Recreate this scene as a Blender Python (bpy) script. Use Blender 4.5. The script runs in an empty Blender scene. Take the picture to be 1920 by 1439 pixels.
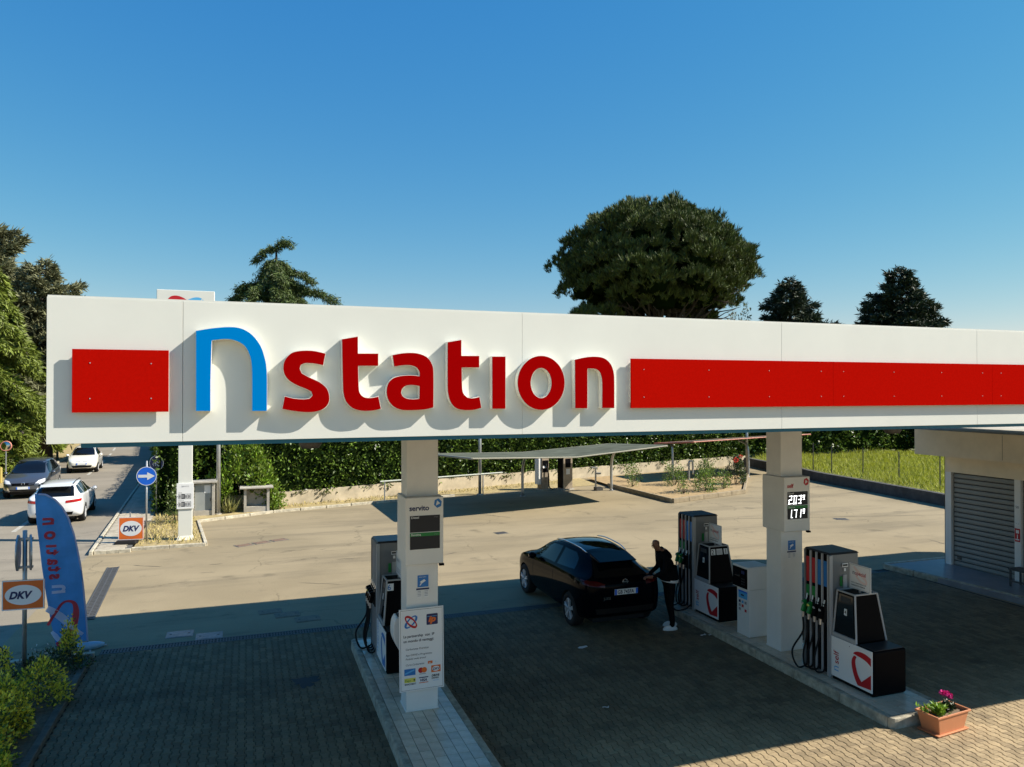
import bpy, bmesh, math, random
import numpy as np
from mathutils import Vector, Matrix
from mathutils.bvhtree import BVHTree
from mathutils.geometry import delaunay_2d_cdt

R = math.radians
random.seed(11)
rng = np.random.default_rng(11)
scene = bpy.context.scene
COL = scene.collection

# ------------------------------------------------------------------ camera
cam = bpy.data.cameras.new('camera')
cam.lens = 36 * 1400 / 1920
cam.sensor_width = 36
cam.clip_start = 0.1
cam.clip_end = 6000
camo = bpy.data.objects.new('camera', cam)
COL.objects.link(camo)
camo.location = (0, 0, 4.9)
camo.rotation_euler = (R(90.47), 0, R(-19.55))
scene.camera = camo
scene.render.resolution_x, scene.render.resolution_y = 1024, 767

# ------------------------------------------------------------------ sky and sun
SUN_AZ, SUN_EL = -21.5, 39.7          # azimuth from +X (towards -Y), elevation
sd = Vector((math.cos(R(SUN_EL)) * math.cos(R(SUN_AZ)), math.cos(R(SUN_EL)) * math.sin(R(SUN_AZ)), math.sin(R(SUN_EL))))
world = bpy.data.worlds.new('World')
scene.world = world
world.use_nodes = True
wn = world.node_tree.nodes
sky = wn.new('ShaderNodeTexSky')
sky.sky_type = 'NISHITA'
sky.sun_disc = False
sky.sun_elevation = R(SUN_EL)
sky.sun_rotation = R(90 - SUN_AZ)
sky.air_density = 1.0
sky.dust_density = 0.1
sky.ozone_density = 4.0
wn['Background'].inputs['Strength'].default_value = 0.077
hs = wn.new('ShaderNodeHueSaturation')
hs.inputs['Saturation'].default_value = 1.27
hs.inputs['Hue'].default_value = 0.488
world.node_tree.links.new(sky.outputs['Color'], hs.inputs['Color'])
sep, comb = wn.new('ShaderNodeSeparateColor'), wn.new('ShaderNodeCombineColor')
world.node_tree.links.new(hs.outputs['Color'], sep.inputs['Color'])
for ch, k, p in (('Red', 1.05, 1.0), ('Green', 1.356, .73), ('Blue', 3.12, .28)):   # gentle tone response of the whole sky
    pw_, ml_ = wn.new('ShaderNodeMath'), wn.new('ShaderNodeMath')
    pw_.operation, ml_.operation = 'POWER', 'MULTIPLY'
    pw_.inputs[1].default_value, ml_.inputs[1].default_value = p, k
    world.node_tree.links.new(sep.outputs[ch], pw_.inputs[0])
    world.node_tree.links.new(pw_.outputs[0], ml_.inputs[0])
    world.node_tree.links.new(ml_.outputs[0], comb.inputs[ch])
world.node_tree.links.new(comb.outputs['Color'], wn['Background'].inputs['Color'])
sun = bpy.data.lights.new('sun', 'SUN')
sun.energy = 5.0
sun.angle = R(0.5)
sun.color = (1.0, 0.93, 0.82)
suno = bpy.data.objects.new('sun', sun)
COL.objects.link(suno)
suno.rotation_euler = sd.to_track_quat('Z', 'Y').to_euler()
scene.view_settings.view_transform = 'Standard'
scene.view_settings.look = 'None'
scene.view_settings.gamma = 1.0
scene.view_settings.use_curve_mapping = False
scene.view_settings.exposure = 0.80

# ------------------------------------------------------------------ materials
def srgb(r, g, b):
    f = lambda c: (c / 255 / 12.92) if c <= 10 else ((c / 255 + .055) / 1.055) ** 2.4
    return (f(r), f(g), f(b))

def M(name, col, rough=.55, metal=0., var=0., vs=4., bump=0., bs=60., spec=.5, coat=0., emis=0., rnd=0., trans=0., pos=False):
    """principled material; var = noise-driven tone variation, rnd = tone variation per loose piece"""
    m = bpy.data.materials.new(name)
    m.use_nodes = True
    nt = m.node_tree
    n, l = nt.nodes, nt.links
    b = n['Principled BSDF']
    c4 = (*col, 1)
    b.inputs['Base Color'].default_value = c4
    b.inputs['Roughness'].default_value = rough
    b.inputs['Metallic'].default_value = metal
    b.inputs['Specular IOR Level'].default_value = spec
    b.inputs['Coat Weight'].default_value = coat
    if emis:
        b.inputs['Emission Color'].default_value = c4
        b.inputs['Emission Strength'].default_value = emis
    src = None
    if pos:
        src = n.new('ShaderNodeNewGeometry').outputs['Position']
    elif var or bump:
        src = n.new('ShaderNodeTexCoord').outputs['Object']
    out = None
    if var:
        t = n.new('ShaderNodeTexNoise')
        t.inputs['Scale'].default_value = vs
        t.inputs['Detail'].default_value = 6
        t.inputs['Roughness'].default_value = .65
        l.new(src, t.inputs['Vector'])
        mr = n.new('ShaderNodeMapRange')
        mr.inputs['From Min'].default_value = .3
        mr.inputs['From Max'].default_value = .7
        mr.inputs['To Min'].default_value = 1 - var
        mr.inputs['To Max'].default_value = 1 + var
        l.new(t.outputs['Fac'], mr.inputs['Value'])
        out = mr.outputs['Result']
    if rnd:
        g = n.new('ShaderNodeNewGeometry')
        mr = n.new('ShaderNodeMapRange')
        mr.inputs['To Min'].default_value = 1 - rnd
        mr.inputs['To Max'].default_value = 1 + rnd
        l.new(g.outputs['Random Per Island'], mr.inputs['Value'])
        if out:
            mm = n.new('ShaderNodeMath')
            mm.operation = 'MULTIPLY'
            l.new(out, mm.inputs[0])
            l.new(mr.outputs['Result'], mm.inputs[1])
            out = mm.outputs[0]
        else:
            out = mr.outputs['Result']
    if out:
        vm = n.new('ShaderNodeVectorMath')
        vm.operation = 'SCALE'
        vm.inputs[0].default_value = col
        l.new(out, vm.inputs['Scale'])
        l.new(vm.outputs['Vector'], b.inputs['Base Color'])
        if trans:
            pass
    if bump:
        t2 = n.new('ShaderNodeTexNoise')
        t2.inputs['Scale'].default_value = bs
        t2.inputs['Detail'].default_value = 4
        l.new(src, t2.inputs['Vector'])
        bp = n.new('ShaderNodeBump')
        bp.inputs['Strength'].default_value = bump
        bp.inputs['Distance'].default_value = .01
        l.new(t2.outputs['Fac'], bp.inputs['Height'])
        l.new(bp.outputs['Normal'], b.inputs['Normal'])
    if trans:
        tr = n.new('ShaderNodeBsdfTranslucent')
        tr.inputs['Color'].default_value = (*[min(1, c * 1.3) for c in col], 1)
        mx = n.new('ShaderNodeMixShader')
        mx.inputs['Fac'].default_value = trans
        o = n['Material Output']
        l.new(b.outputs[0], mx.inputs[1])
        l.new(tr.outputs[0], mx.inputs[2])
        l.new(mx.outputs[0], o.inputs['Surface'])
    return m

MAT = dict(
    white=M('white_panel', (.665, .665, .60), .5, var=.035, vs=1.2),
    white_col=M('white_column_paint', (.72, .71, .67), .45, var=.05, vs=2.0),
    cream=M('cream_letter_side', (.80, .78, .68), .4),
    red_letter=M('red_letter_face', (.29, .0008, .001), .8, spec=.0),
    red_band=M('red_band_face', (.41, .004, .0015), .85, var=.07, vs=40, spec=.0),
    blue_letter=M('blue_letter_face', (.0, .185, .52), .75, spec=.0),
    blue_trim=M('blue_canopy_trim', (.003, .15, .30), .45),
    soffit=M('canopy_soffit', (.16, .17, .19), .6),
    roof=M('canopy_roof_sheet', (.35, .35, .34), .6),
    joint=M('dark_joint', (.03, .03, .03), .8),
    seam=M('panel_seam', (.22, .22, .2), .8),
    metal=M('galvanised_metal', (.42, .43, .43), .42, .7, var=.12, vs=8),
    steel=M('brushed_steel', (.55, .55, .55), .3, .9),
    screw=M('screw_head', (.7, .7, .68), .25, .8),
    black=M('black_plastic', (.004, .004, .005), .4, spec=.03),
    black_matte=M('black_rubber', (.010, .010, .010), .8, spec=.25),
    dark_glass=M('dark_glass', (.008, .010, .012), .06, spec=.6),
    grey=M('grey_pump_panel', (.17, .18, .18), .42, var=.06, vs=6),
    grey_light=M('light_grey_trim', (.36, .37, .37), .4),
    dgrey=M('dark_grey_panel', (.035, .037, .04), .4, spec=.3),
    paper=M('white_print', (.75, .75, .73), .6),
    ink=M('black_print', (.012, .012, .016), .6),
    ink_soft=M('grey_print', (.25, .25, .27), .6),
    navy=M('navy_print', (.006, .014, .085), .5),
    blue=M('blue_print', (.010, .16, .46), .5),
    sblue=M('blue_sign_face', (.004, .13, .66), .4),
    lblue=M('light_blue_print', (.08, .38, .68), .5),
    red=M('red_print', (.46, .006, .012), .5),
    green=M('green_print', (.006, .20, .035), .5),
    orange=M('orange_print', (.72, .14, .012), .5, var=.05, vs=3),
    yellow=M('yellow_print', (.68, .62, .10), .5),
    led=M('lit_price_digits', (1, 1, 1), .5, emis=1.1),
    kerb=M('weathered_kerb_stone', (.40, .36, .27), .85, var=.42, vs=7, bump=.4, bs=45, rnd=.12),
    tile=M('island_tile', (.68, .57, .43), .25, var=.14, vs=9, rnd=.13),
    grout=M('tile_grout', (.10, .10, .09), .9),
    concrete=M('concrete', (.40, .37, .31), .85, var=.22, vs=3, bump=.3, bs=50),
    plaster=M('cream_plaster', (.74, .64, .47), .8, var=.10, vs=1.3, bump=.15, bs=90),
    wallstone=M('rendered_low_wall', (.46, .39, .27), .85, var=.25, vs=1.6, bump=.3, bs=30),
    darkwall=M('dark_shaded_wall', (.06, .058, .055), .9, var=.4, vs=2.5, bump=.3, bs=30),  # shade on the wall's face put into a dark mottled colour
    shutter=M('painted_shutter_slat', (.23, .23, .21), .5, var=.10, vs=4),
    platform=M('platform_tile', (.24, .23, .24), .32, var=.2, vs=2.5),
    terracotta=M('terracotta_plastic', (.50, .20, .09), .55, var=.06, vs=5),
    soil=M('dry_soil', (.17, .12, .075), .95, var=.35, vs=12, bump=.8, bs=30),
    drygrass=M('dry_grass_soil', (.36, .28, .13), .95, var=.35, vs=5, bump=.8, bs=40),
    bark=M('bark', (.045, .034, .026), .95, var=.35, vs=6, bump=.8, bs=18),
    stem=M('woody_stem', (.13, .10, .06), .9),
    gap_shade=M('painted_gap_shade', (.006, .012, .003), 1.0, spec=0.),  # near-black colour standing in for shade between the leaves
    rose=M('coral_rose_petal', (.72, .10, .05), .6),
    geranium=M('magenta_geranium_petal', (.70, .02, .26), .6, rnd=.3),
    iron=M('cast_iron', (.085, .083, .08), .6, .5, var=.3, vs=20, bump=.4, bs=60),
    grate=M('drain_grate', (.11, .11, .105), .6, .4),
    covers=M('steel_chequer_cover', (.22, .22, .21), .45, .6, var=.3, vs=14),
    tarp=M('shade_roof_sheet', (.105, .115, .09), 1.0, 0, var=.3, vs=1.2, spec=.0),
    redroof=M('red_metal_edge', (.42, .13, .08), .5, var=.3, vs=2),
    cabinet=M('grey_cabinet', (.29, .31, .30), .5, var=.08, vs=3),
    bagblue=M('water_bag_vinyl', (.25, .45, .62), .3),
    skin=M('skin', (.22, .10, .055), .55),
    jacket=M('dark_jacket', (.005, .005, .006), .9, spec=.1, bump=.3, bs=30),
    jeans=M('black_trousers', (.005, .005, .006), .9, spec=.1, bump=.3, bs=30),
    shirt=M('white_shirt', (.70, .70, .68), .8),
    shoe=M('white_shoe', (.75, .75, .74), .6),
    tyre=M('tyre_rubber', (.014, .014, .014), .85, spec=.3),
    rim=M('alloy_rim', (.60, .61, .62), .4, .35),
    carglass=M('car_glass', (.004, .005, .006), .04, spec=.35),
    taillight=M('tail_light', (.42, .006, .008), .12, coat=.6),
    headlight=M('head_light', (.62, .64, .66), .08, spec=.8),
    chrome=M('chrome', (.75, .75, .75), .12, 1.0),
    underbody=M('underbody', (.012, .012, .012), .9),
    car_black=M('black_car_paint', (.002, .0026, .0045), .08, coat=0., spec=.055),
    car_white=M('white_car_paint', (.80, .80, .78), .25, coat=1.),
    car_cream=M('cream_car_paint', (.76, .73, .64), .25, coat=1.),
    car_grey=M('grey_car_paint', (.105, .115, .13), .28, .55, coat=1.),
    mirror=M('mirror_glass', (.6, .6, .6), .05, 1.0),
    yel=M('yellow_post', (.55, .42, .12), .7),
    leaf_hedge=M('laurel_leaf', (.078, .128, .015), .40, spec=.4, rnd=.85, trans=.10),
    leaf_lit=M('fresh_hedge_leaf', (.145, .21, .020), .45, rnd=.5, trans=.25),
    leaf_pine=M('stone_pine_needles', (.060, .086, .010), .65, rnd=.65, trans=.02),
    leaf_cedar=M('blue_cedar_needles', (.15, .155, .075), .7, rnd=.45, trans=.08),
    leaf_deodar=M('deodar_needles', (.15, .19, .022), .6, rnd=.4, trans=.15),
    leaf_deodar2=M('dark_deodar_needles', (.075, .11, .022), .6, rnd=.5, trans=.12),
    leaf_spruce=M('spruce_needles', (.022, .038, .013), .6, rnd=.5, trans=.05),
    leaf_rose=M('rose_leaf', (.085, .125, .025), .45, rnd=.5, trans=.2),
    leaf_gold=M('golden_shrub_leaf', (.74, .62, .05), .5, rnd=.4, trans=.25),
    leaf_dark=M('dark_shrub_leaf', (.028, .045, .012), .5, rnd=.5, trans=.1),
    leaf_fresh=M('fresh_potted_leaf', (.16, .28, .02), .5, rnd=.5, trans=.25),
    grass=M('meadow_grass', (.27, .29, .026), .7, rnd=.55, trans=.3),
    field=M('field_earth', (.20, .21, .04), .95, var=.4, vs=1.5),
)

def nodes_of(name):
    m = bpy.data.materials.new(name)
    m.use_nodes = True
    return m, m.node_tree.nodes, m.node_tree.links

def asphalt(name, base, dark, light, crack=.5, scale=1.0):
    """sun-bleached asphalt: broad tone patches, aggregate speckle, a few dark cracks and oil stains"""
    m, n, l = nodes_of(name)
    b = n['Principled BSDF']
    b.inputs['Roughness'].default_value = .88
    b.inputs['Specular IOR Level'].default_value = .3
    pos = n.new('ShaderNodeNewGeometry').outputs['Position']
    def noise(s, d=5, rough=.6, vec=pos):
        t = n.new('ShaderNodeTexNoise')
        t.inputs['Scale'].default_value = s
        t.inputs['Detail'].default_value = d
        t.inputs['Roughness'].default_value = rough
        l.new(vec, t.inputs['Vector'])
        return t.outputs['Fac']
    def ramp(f, a, c):
        r = n.new('ShaderNodeMapRange')
        r.interpolation_type = 'SMOOTHSTEP'
        r.inputs['From Min'].default_value = a
        r.inputs['From Max'].default_value = c
        l.new(f, r.inputs['Value'])
        return r.outputs['Result']
    def mix(f, a, c):
        x = n.new('ShaderNodeMix')
        x.data_type = 'RGBA'
        l.new(f, x.inputs['Factor'])
        for k, v in (('A', a), ('B', c)):
            s = [i for i in x.inputs if i.name == k and i.type == 'RGBA'][0]
            if isinstance(v, tuple):
                s.default_value = (*v, 1)
            else:
                l.new(v, s)
        return [o for o in x.outputs if o.type == 'RGBA'][0]
    def mul(a, k):
        x = n.new('ShaderNodeMath')
        x.operation = 'MULTIPLY'
        l.new(a, x.inputs[0])
        if isinstance(k, float):
            x.inputs[1].default_value = k
        else:
            l.new(k, x.inputs[1])
        return x.outputs[0]
    c = mix(ramp(noise(.22 * scale, 5, .6), .38, .62), base, light)
    # streaks stretched along the traffic direction
    mp = n.new('ShaderNodeMapping')
    mp.inputs['Scale'].default_value = (.22, 1.6, 1)
    mp.inputs['Rotation'].default_value = (0, 0, R(12))
    l.new(pos, mp.inputs['Vector'])
    c = mix(mul(ramp(noise(.55, 6, .7, mp.outputs['Vector']), .46, .70), .55), c, dark)
    c = mix(mul(ramp(noise(.9 * scale, 6, .7), .56, .76), .7), c, dark)
    # cracks: thin voronoi cell edges, masked so that only some show
    warp = n.new('ShaderNodeVectorMath')
    warp.operation = 'ADD'
    wn2 = n.new('ShaderNodeTexNoise')
    wn2.inputs['Scale'].default_value = 1.3
    wn2.inputs['Detail'].default_value = 5
    l.new(pos, wn2.inputs['Vector'])
    l.new(pos, warp.inputs[0])
    l.new(wn2.outputs['Color'], warp.inputs[1])
    v = n.new('ShaderNodeTexVoronoi')
    v.feature = 'DISTANCE_TO_EDGE'
    v.inputs['Scale'].default_value = .28 * scale
    l.new(warp.outputs[0], v.inputs['Vector'])
    edge = n.new('ShaderNodeMath')
    edge.operation = 'LESS_THAN'
    edge.inputs[1].default_value = .006
    l.new(v.outputs['Distance'], edge.inputs[0])
    c = mix(mul(mul(edge.outputs[0], ramp(noise(.35, 3), .48, .58)), crack), c, tuple(x * .35 for x in dark))
    # oil and tyre stains
    c = mix(mul(ramp(noise(.75, 3, .5), .64, .76), .55), c, tuple(x * .6 for x in dark))
    # aggregate
    g = n.new('ShaderNodeVectorMath')
    g.operation = 'SCALE'
    l.new(c, g.inputs[0])
    sp = n.new('ShaderNodeMapRange')
    sp.inputs['From Min'].default_value = .25
    sp.inputs['From Max'].default_value = .75
    sp.inputs['To Min'].default_value = .82
    sp.inputs['To Max'].default_value = 1.18
    l.new(noise(38, 3, .7), sp.inputs['Value'])
    l.new(sp.outputs['Result'], g.inputs['Scale'])
    l.new(g.outputs['Vector'], b.inputs['Base Color'])
    bp = n.new('ShaderNodeBump')
    bp.inputs['Strength'].default_value = .35
    bp.inputs['Distance'].default_value = .008
    l.new(noise(70, 3), bp.inputs['Height'])
    l.new(bp.outputs['Normal'], b.inputs['Normal'])
    return m

MAT['asphalt'] = asphalt('forecourt_asphalt', (.256, .206, .124), (.145, .120, .078), (.305, .246, .150), .3)
MAT['road'] = asphalt('road_asphalt', (.235, .205, .155), (.16, .14, .11), (.27, .235, .18), .3)
MAT['paver'] = asphalt('paving_block', (.345, .262, .152), (.18, .14, .09), (.395, .30, .176), 0.)
# every paving block gets its own tone
_n, _l = MAT['paver'].node_tree.nodes, MAT['paver'].node_tree.links
_b = _n['Principled BSDF']
_old = _b.inputs['Base Color'].links[0].from_socket
_g = _n.new('ShaderNodeNewGeometry')
_m = _n.new('ShaderNodeMapRange')
_m.inputs['To Min'].default_value = .80
_m.inputs['To Max'].default_value = 1.16
_l.new(_g.outputs['Random Per Island'], _m.inputs['Value'])
_s = _n.new('ShaderNodeVectorMath')
_s.operation = 'SCALE'
_l.new(_old, _s.inputs[0])
_l.new(_m.outputs['Result'], _s.inputs['Scale'])
# canopy shade painted into the block colour, noisy edge; outer rows stay pale
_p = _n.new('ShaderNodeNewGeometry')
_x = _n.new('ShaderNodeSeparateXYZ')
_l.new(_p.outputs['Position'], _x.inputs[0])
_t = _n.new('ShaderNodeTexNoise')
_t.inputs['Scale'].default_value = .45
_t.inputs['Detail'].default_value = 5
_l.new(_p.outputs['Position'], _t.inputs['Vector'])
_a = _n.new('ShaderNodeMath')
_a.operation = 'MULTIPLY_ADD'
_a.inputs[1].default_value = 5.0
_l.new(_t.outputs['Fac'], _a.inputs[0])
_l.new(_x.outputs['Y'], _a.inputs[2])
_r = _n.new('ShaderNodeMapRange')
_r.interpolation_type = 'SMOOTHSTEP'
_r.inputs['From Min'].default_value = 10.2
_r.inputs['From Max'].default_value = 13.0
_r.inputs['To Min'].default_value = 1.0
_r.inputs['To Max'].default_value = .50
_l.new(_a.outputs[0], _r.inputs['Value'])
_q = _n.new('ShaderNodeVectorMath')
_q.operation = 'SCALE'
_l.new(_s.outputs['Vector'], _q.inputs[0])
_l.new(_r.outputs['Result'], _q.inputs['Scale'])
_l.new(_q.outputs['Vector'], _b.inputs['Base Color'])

# ------------------------------------------------------------------ helpers
def tag(o, label=None, cat=None, group=None, kind=None):
    if label: o['label'] = label
    if cat: o['category'] = cat
    if group: o['group'] = group
    if kind: o['kind'] = kind
    return o

def thing(name, label, cat, loc=(0, 0, 0), rz=0., group=None, kind=None):
    o = bpy.data.objects.new(name, None)
    COL.objects.link(o)
    o.location = loc
    o.rotation_euler = (0, 0, rz)
    o.empty_display_size = .2
    return tag(o, label, cat, group, kind)

def link(name, me, mat=None, parent=None, loc=None):
    o = bpy.data.objects.new(name, me)
    COL.objects.link(o)
    if mat is not None and len(me.materials) == 0:
        me.materials.append(MAT[mat] if isinstance(mat, str) else mat)
    if parent is not None:
        o.parent = parent
    if loc is not None:
        o.location = loc
    return o

class MB:
    """collects simple solids and links them as one mesh object"""
    def __init__(s):
        s.v, s.f = [], []
    def add(s, vs, fs):
        k = len(s.v)
        s.v += [tuple(p) for p in vs]
        s.f += [[i + k for i in f] for f in fs]
        return s
    def box(s, x0, x1, y0, y1, z0, z1):
        return s.add([(x0, y0, z0), (x1, y0, z0), (x1, y1, z0), (x0, y1, z0), (x0, y0, z1), (x1, y0, z1), (x1, y1, z1), (x0, y1, z1)],
                     [(0, 3, 2, 1), (4, 5, 6, 7), (0, 1, 5, 4), (1, 2, 6, 5), (2, 3, 7, 6), (3, 0, 4, 7)])
    def hexa(s, lo, hi):
        """two quads (lower, upper), counter-clockwise"""
        return s.add(list(lo) + list(hi), [(0, 3, 2, 1), (4, 5, 6, 7), (0, 1, 5, 4), (1, 2, 6, 5), (2, 3, 7, 6), (3, 0, 4, 7)])
    def bar(s, a, b, w, h=None):
        a, b = Vector(a), Vector(b)
        h = h or w
        d = (b - a).normalized()
        u = d.cross(Vector((0, 0, 1)))
        if u.length < .01: u = Vector((1, 0, 0))
        u.normalize()
        t = u.cross(d)
        q = [(-w / 2, -h / 2), (w / 2, -h / 2), (w / 2, h / 2), (-w / 2, h / 2)]
        return s.add([a + u * i + t * j for i, j in q] + [b + u * i + t * j for i, j in q],
                     [(0, 3, 2, 1), (4, 5, 6, 7), (0, 1, 5, 4), (1, 2, 6, 5), (2, 3, 7, 6), (3, 0, 4, 7)])
    def tube(s, pts, r, n=8, cap=True):
        pts = [Vector(p) for p in pts]
        rs = r if isinstance(r, (list, tuple)) else [r] * len(pts)
        k = len(s.v)
        u = None
        for i, p in enumerate(pts):
            d = (pts[min(i + 1, len(pts) - 1)] - pts[max(i - 1, 0)]).normalized()
            if u is None:
                u = d.orthogonal().normalized()
            else:
                u = (u - d * u.dot(d)).normalized()
            w = d.cross(u)
            for j in range(n):
                a = 2 * math.pi * j / n
                s.v.append(tuple(p + (u * math.cos(a) + w * math.sin(a)) * rs[i]))
        for i in range(len(pts) - 1):
            for j in range(n):
                j2 = (j + 1) % n
                s.f.append([k + i * n + j, k + i * n + j2, k + (i + 1) * n + j2, k + (i + 1) * n + j])
        if cap:
            s.f.append([k + j for j in range(n)][::-1])
            s.f.append([k + (len(pts) - 1) * n + j for j in range(n)])
        return s
    def prism(s, poly, fn, d0, d1, holes=()):
        """extrude a 2-D outline (with holes) between depths d0 and d1; fn(u, v, d) -> point"""
        vs, es = [], []
        loops = []
        for lp in (poly, *holes):
            k = len(vs)
            vs += [Vector(p) for p in lp]
            es += [(k + i, k + (i + 1) % len(lp)) for i in range(len(lp))]
            loops.append([k + i for i in range(len(lp))])
        ov, oe, of, a, b, c = delaunay_2d_cdt(vs, es, [], 0 if holes else 1, 1e-6)
        tris = [list(f) for f in of]
        if holes:
            def inside(p, lp):
                r = False
                for i in range(len(lp)):
                    x1, y1 = lp[i]; x2, y2 = lp[i - 1]
                    if (y1 > p[1]) != (y2 > p[1]) and p[0] < (x2 - x1) * (p[1] - y1) / (y2 - y1) + x1: r = not r
                return r
            tris = [t for t in tris if inside(sum((ov[i] for i in t), Vector((0, 0))) / 3, poly) and not any(inside(sum((ov[i] for i in t), Vector((0, 0))) / 3, h) for h in holes)]
        k = len(s.v)
        s.v += [tuple(fn(p.x, p.y, d0)) for p in ov]
        s.f += [[k + i for i in t] for t in tris]
        if d1 is not None:
            k2 = len(s.v)
            s.v += [tuple(fn(p.x, p.y, d1)) for p in ov]
            s.f += [[k2 + i for i in t][::-1] for t in tris]
            cnt = {}
            for t in tris:
                for i in range(3):
                    e = (t[i], t[(i + 1) % 3])
                    cnt[e] = 1
            for (i, j) in list(cnt):
                if (j, i) not in cnt:
                    s.f.append([k + j, k + i, k2 + i, k2 + j])
        return s
    def lathe(s, prof, n=24, c=(0, 0, 0), ax='z'):
        k = len(s.v)
        for r, h in prof:
            for j in range(n):
                a = 2 * math.pi * j / n
                p = (r * math.cos(a), r * math.sin(a), h)
                if ax == 'y': p = (p[0], p[2], p[1])
                if ax == 'x': p = (p[2], p[0], p[1])
                s.v.append((p[0] + c[0], p[1] + c[1], p[2] + c[2]))
        for i in range(len(prof) - 1):
            for j in range(n):
                j2 = (j + 1) % n
                s.f.append([k + i * n + j, k + i * n + j2, k + (i + 1) * n + j2, k + (i + 1) * n + j])
        return s
    def mesh(s, name):
        me = bpy.data.meshes.new(name)
        me.from_pydata(s.v, [], s.f)
        me.update()
        return me
    def build(s, name, mat, parent=None, loc=None, bevel=0., smooth=False, seg=1, fix=True):
        me = s.mesh(name)
        if fix:
            bm = bmesh.new()
            bm.from_mesh(me)
            bmesh.ops.recalc_face_normals(bm, faces=bm.faces)
            bm.to_mesh(me)
            bm.free()
        if smooth:
            me.polygons.foreach_set('use_smooth', [True] * len(me.polygons))
        o = link(name, me, mat, parent, loc)
        if bevel:
            b = o.modifiers.new('bevel', 'BEVEL')
            b.width = bevel
            b.segments = seg
            b.limit_method = 'ANGLE'
            b.angle_limit = R(40)
        return o

def bx(name, mat, parent, x0, x1, y0, y1, z0, z1, bevel=0., seg=1):
    return MB().box(x0, x1, y0, y1, z0, z1).build(name, mat, parent, bevel=bevel, seg=seg, fix=False)

def smooth_loop(pts, sub=4, ang=38):
    """Catmull-Rom through a closed outline, keeping its sharp corners"""
    n = len(pts)
    P = [Vector(p) for p in pts]
    sharp = []
    for i in range(n):
        a = (P[i] - P[i - 1]).normalized()
        b = (P[(i + 1) % n] - P[i]).normalized()
        sharp.append(a.angle(b) > R(ang))
    out = []
    for i in range(n):
        p1, p2 = P[i], P[(i + 1) % n]
        p0 = P[i - 1] if not sharp[i] else p1 * 2 - p2
        p3 = P[(i + 2) % n] if not sharp[(i + 1) % n] else p2 * 2 - p1
        if sharp[i] and sharp[(i + 1) % n]:
            out.append(p1)
            continue
        for k in range(sub):
            t = k / sub
            out.append(.5 * ((2 * p1) + (p2 - p0) * t + (2 * p0 - 5 * p1 + 4 * p2 - p3) * t * t + (3 * p1 - p0 - 3 * p2 + p3) * t ** 3))
    return [(p.x, p.y) for p in out]

def ribbon(pts, ws, sub=5):
    """outline of a curved band of changing width along an open polyline"""
    P = [Vector(p) for p in pts]
    C, Wd = [], []
    for i in range(len(P) - 1):
        p0 = P[i - 1] if i else P[0] * 2 - P[1]
        p1, p2 = P[i], P[i + 1]
        p3 = P[i + 2] if i + 2 < len(P) else P[-1] * 2 - P[-2]
        for k in range(sub):
            t = k / sub
            C.append(.5 * ((2 * p1) + (p2 - p0) * t + (2 * p0 - 5 * p1 + 4 * p2 - p3) * t * t + (3 * p1 - p0 - 3 * p2 + p3) * t ** 3))
            Wd.append(ws[i] + (ws[i + 1] - ws[i]) * t)
    C.append(P[-1]); Wd.append(ws[-1])
    lft, rgt = [], []
    for i, c in enumerate(C):
        d = (C[min(i + 1, len(C) - 1)] - C[max(i - 1, 0)]).normalized()
        nn = Vector((-d.y, d.x)) * Wd[i] / 2
        lft.append(tuple(c + nn)); rgt.append(tuple(c - nn))
    return lft, rgt

def ribbon_quads(mb, pts, ws, fn, d0, sub=5):
    a, b = ribbon(pts, ws, sub)
    k = len(mb.v)
    for p, q in zip(a, b):
        mb.v += [tuple(fn(p[0], p[1], d0)), tuple(fn(q[0], q[1], d0))]
    for i in range(len(a) - 1):
        mb.f.append([k + 2 * i, k + 2 * i + 1, k + 2 * i + 3, k + 2 * i + 2])
    return mb

def frame_fn(o, ux, uy):
    o, ux, uy = Vector(o), Vector(ux).normalized(), Vector(uy).normalized()
    n = ux.cross(uy)
    return lambda u, v, d=0.: o + ux * u + uy * v + n * d

def text(s, size, parent, o, ux, uy, mat, name='lettering', align='LEFT', bold=0., d=.0015, sx=1., shear=0., mirror=False):
    """a line of raised print on a face: o = baseline start, ux = reading direction, uy = up"""
    cu = bpy.data.curves.new('t', 'FONT')
    cu.body = s
    cu.size = size
    cu.align_x = align
    cu.offset = bold
    cu.shear = shear
    cu.resolution_u = 3
    to = bpy.data.objects.new('t', cu)
    COL.objects.link(to)
    dg = bpy.context.evaluated_depsgraph_get()
    me = bpy.data.meshes.new_from_object(to.evaluated_get(dg))
    bpy.data.objects.remove(to)
    fn = frame_fn(o, ux, uy)
    for v in me.vertices:
        v.co = fn(v.co.x * sx * (-1 if mirror else 1), v.co.y, d)
    me.materials.clear()
    me.name = name
    return link(name, me, mat, parent)

def flat(poly, parent, fn, d, mat, name, holes=()):
    return MB().prism(poly, fn, d, None, holes).build(name, mat, parent, fix=False)

def circ(cx, cy, rx, ry=None, n=28):
    ry = ry or rx
    return [(cx + rx * math.cos(2 * math.pi * i / n), cy + ry * math.sin(2 * math.pi * i / n)) for i in range(n)]

def rect(x0, x1, y0, y1):
    return [(x0, y0), (x1, y0), (x1, y1), (x0, y1)]

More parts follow.
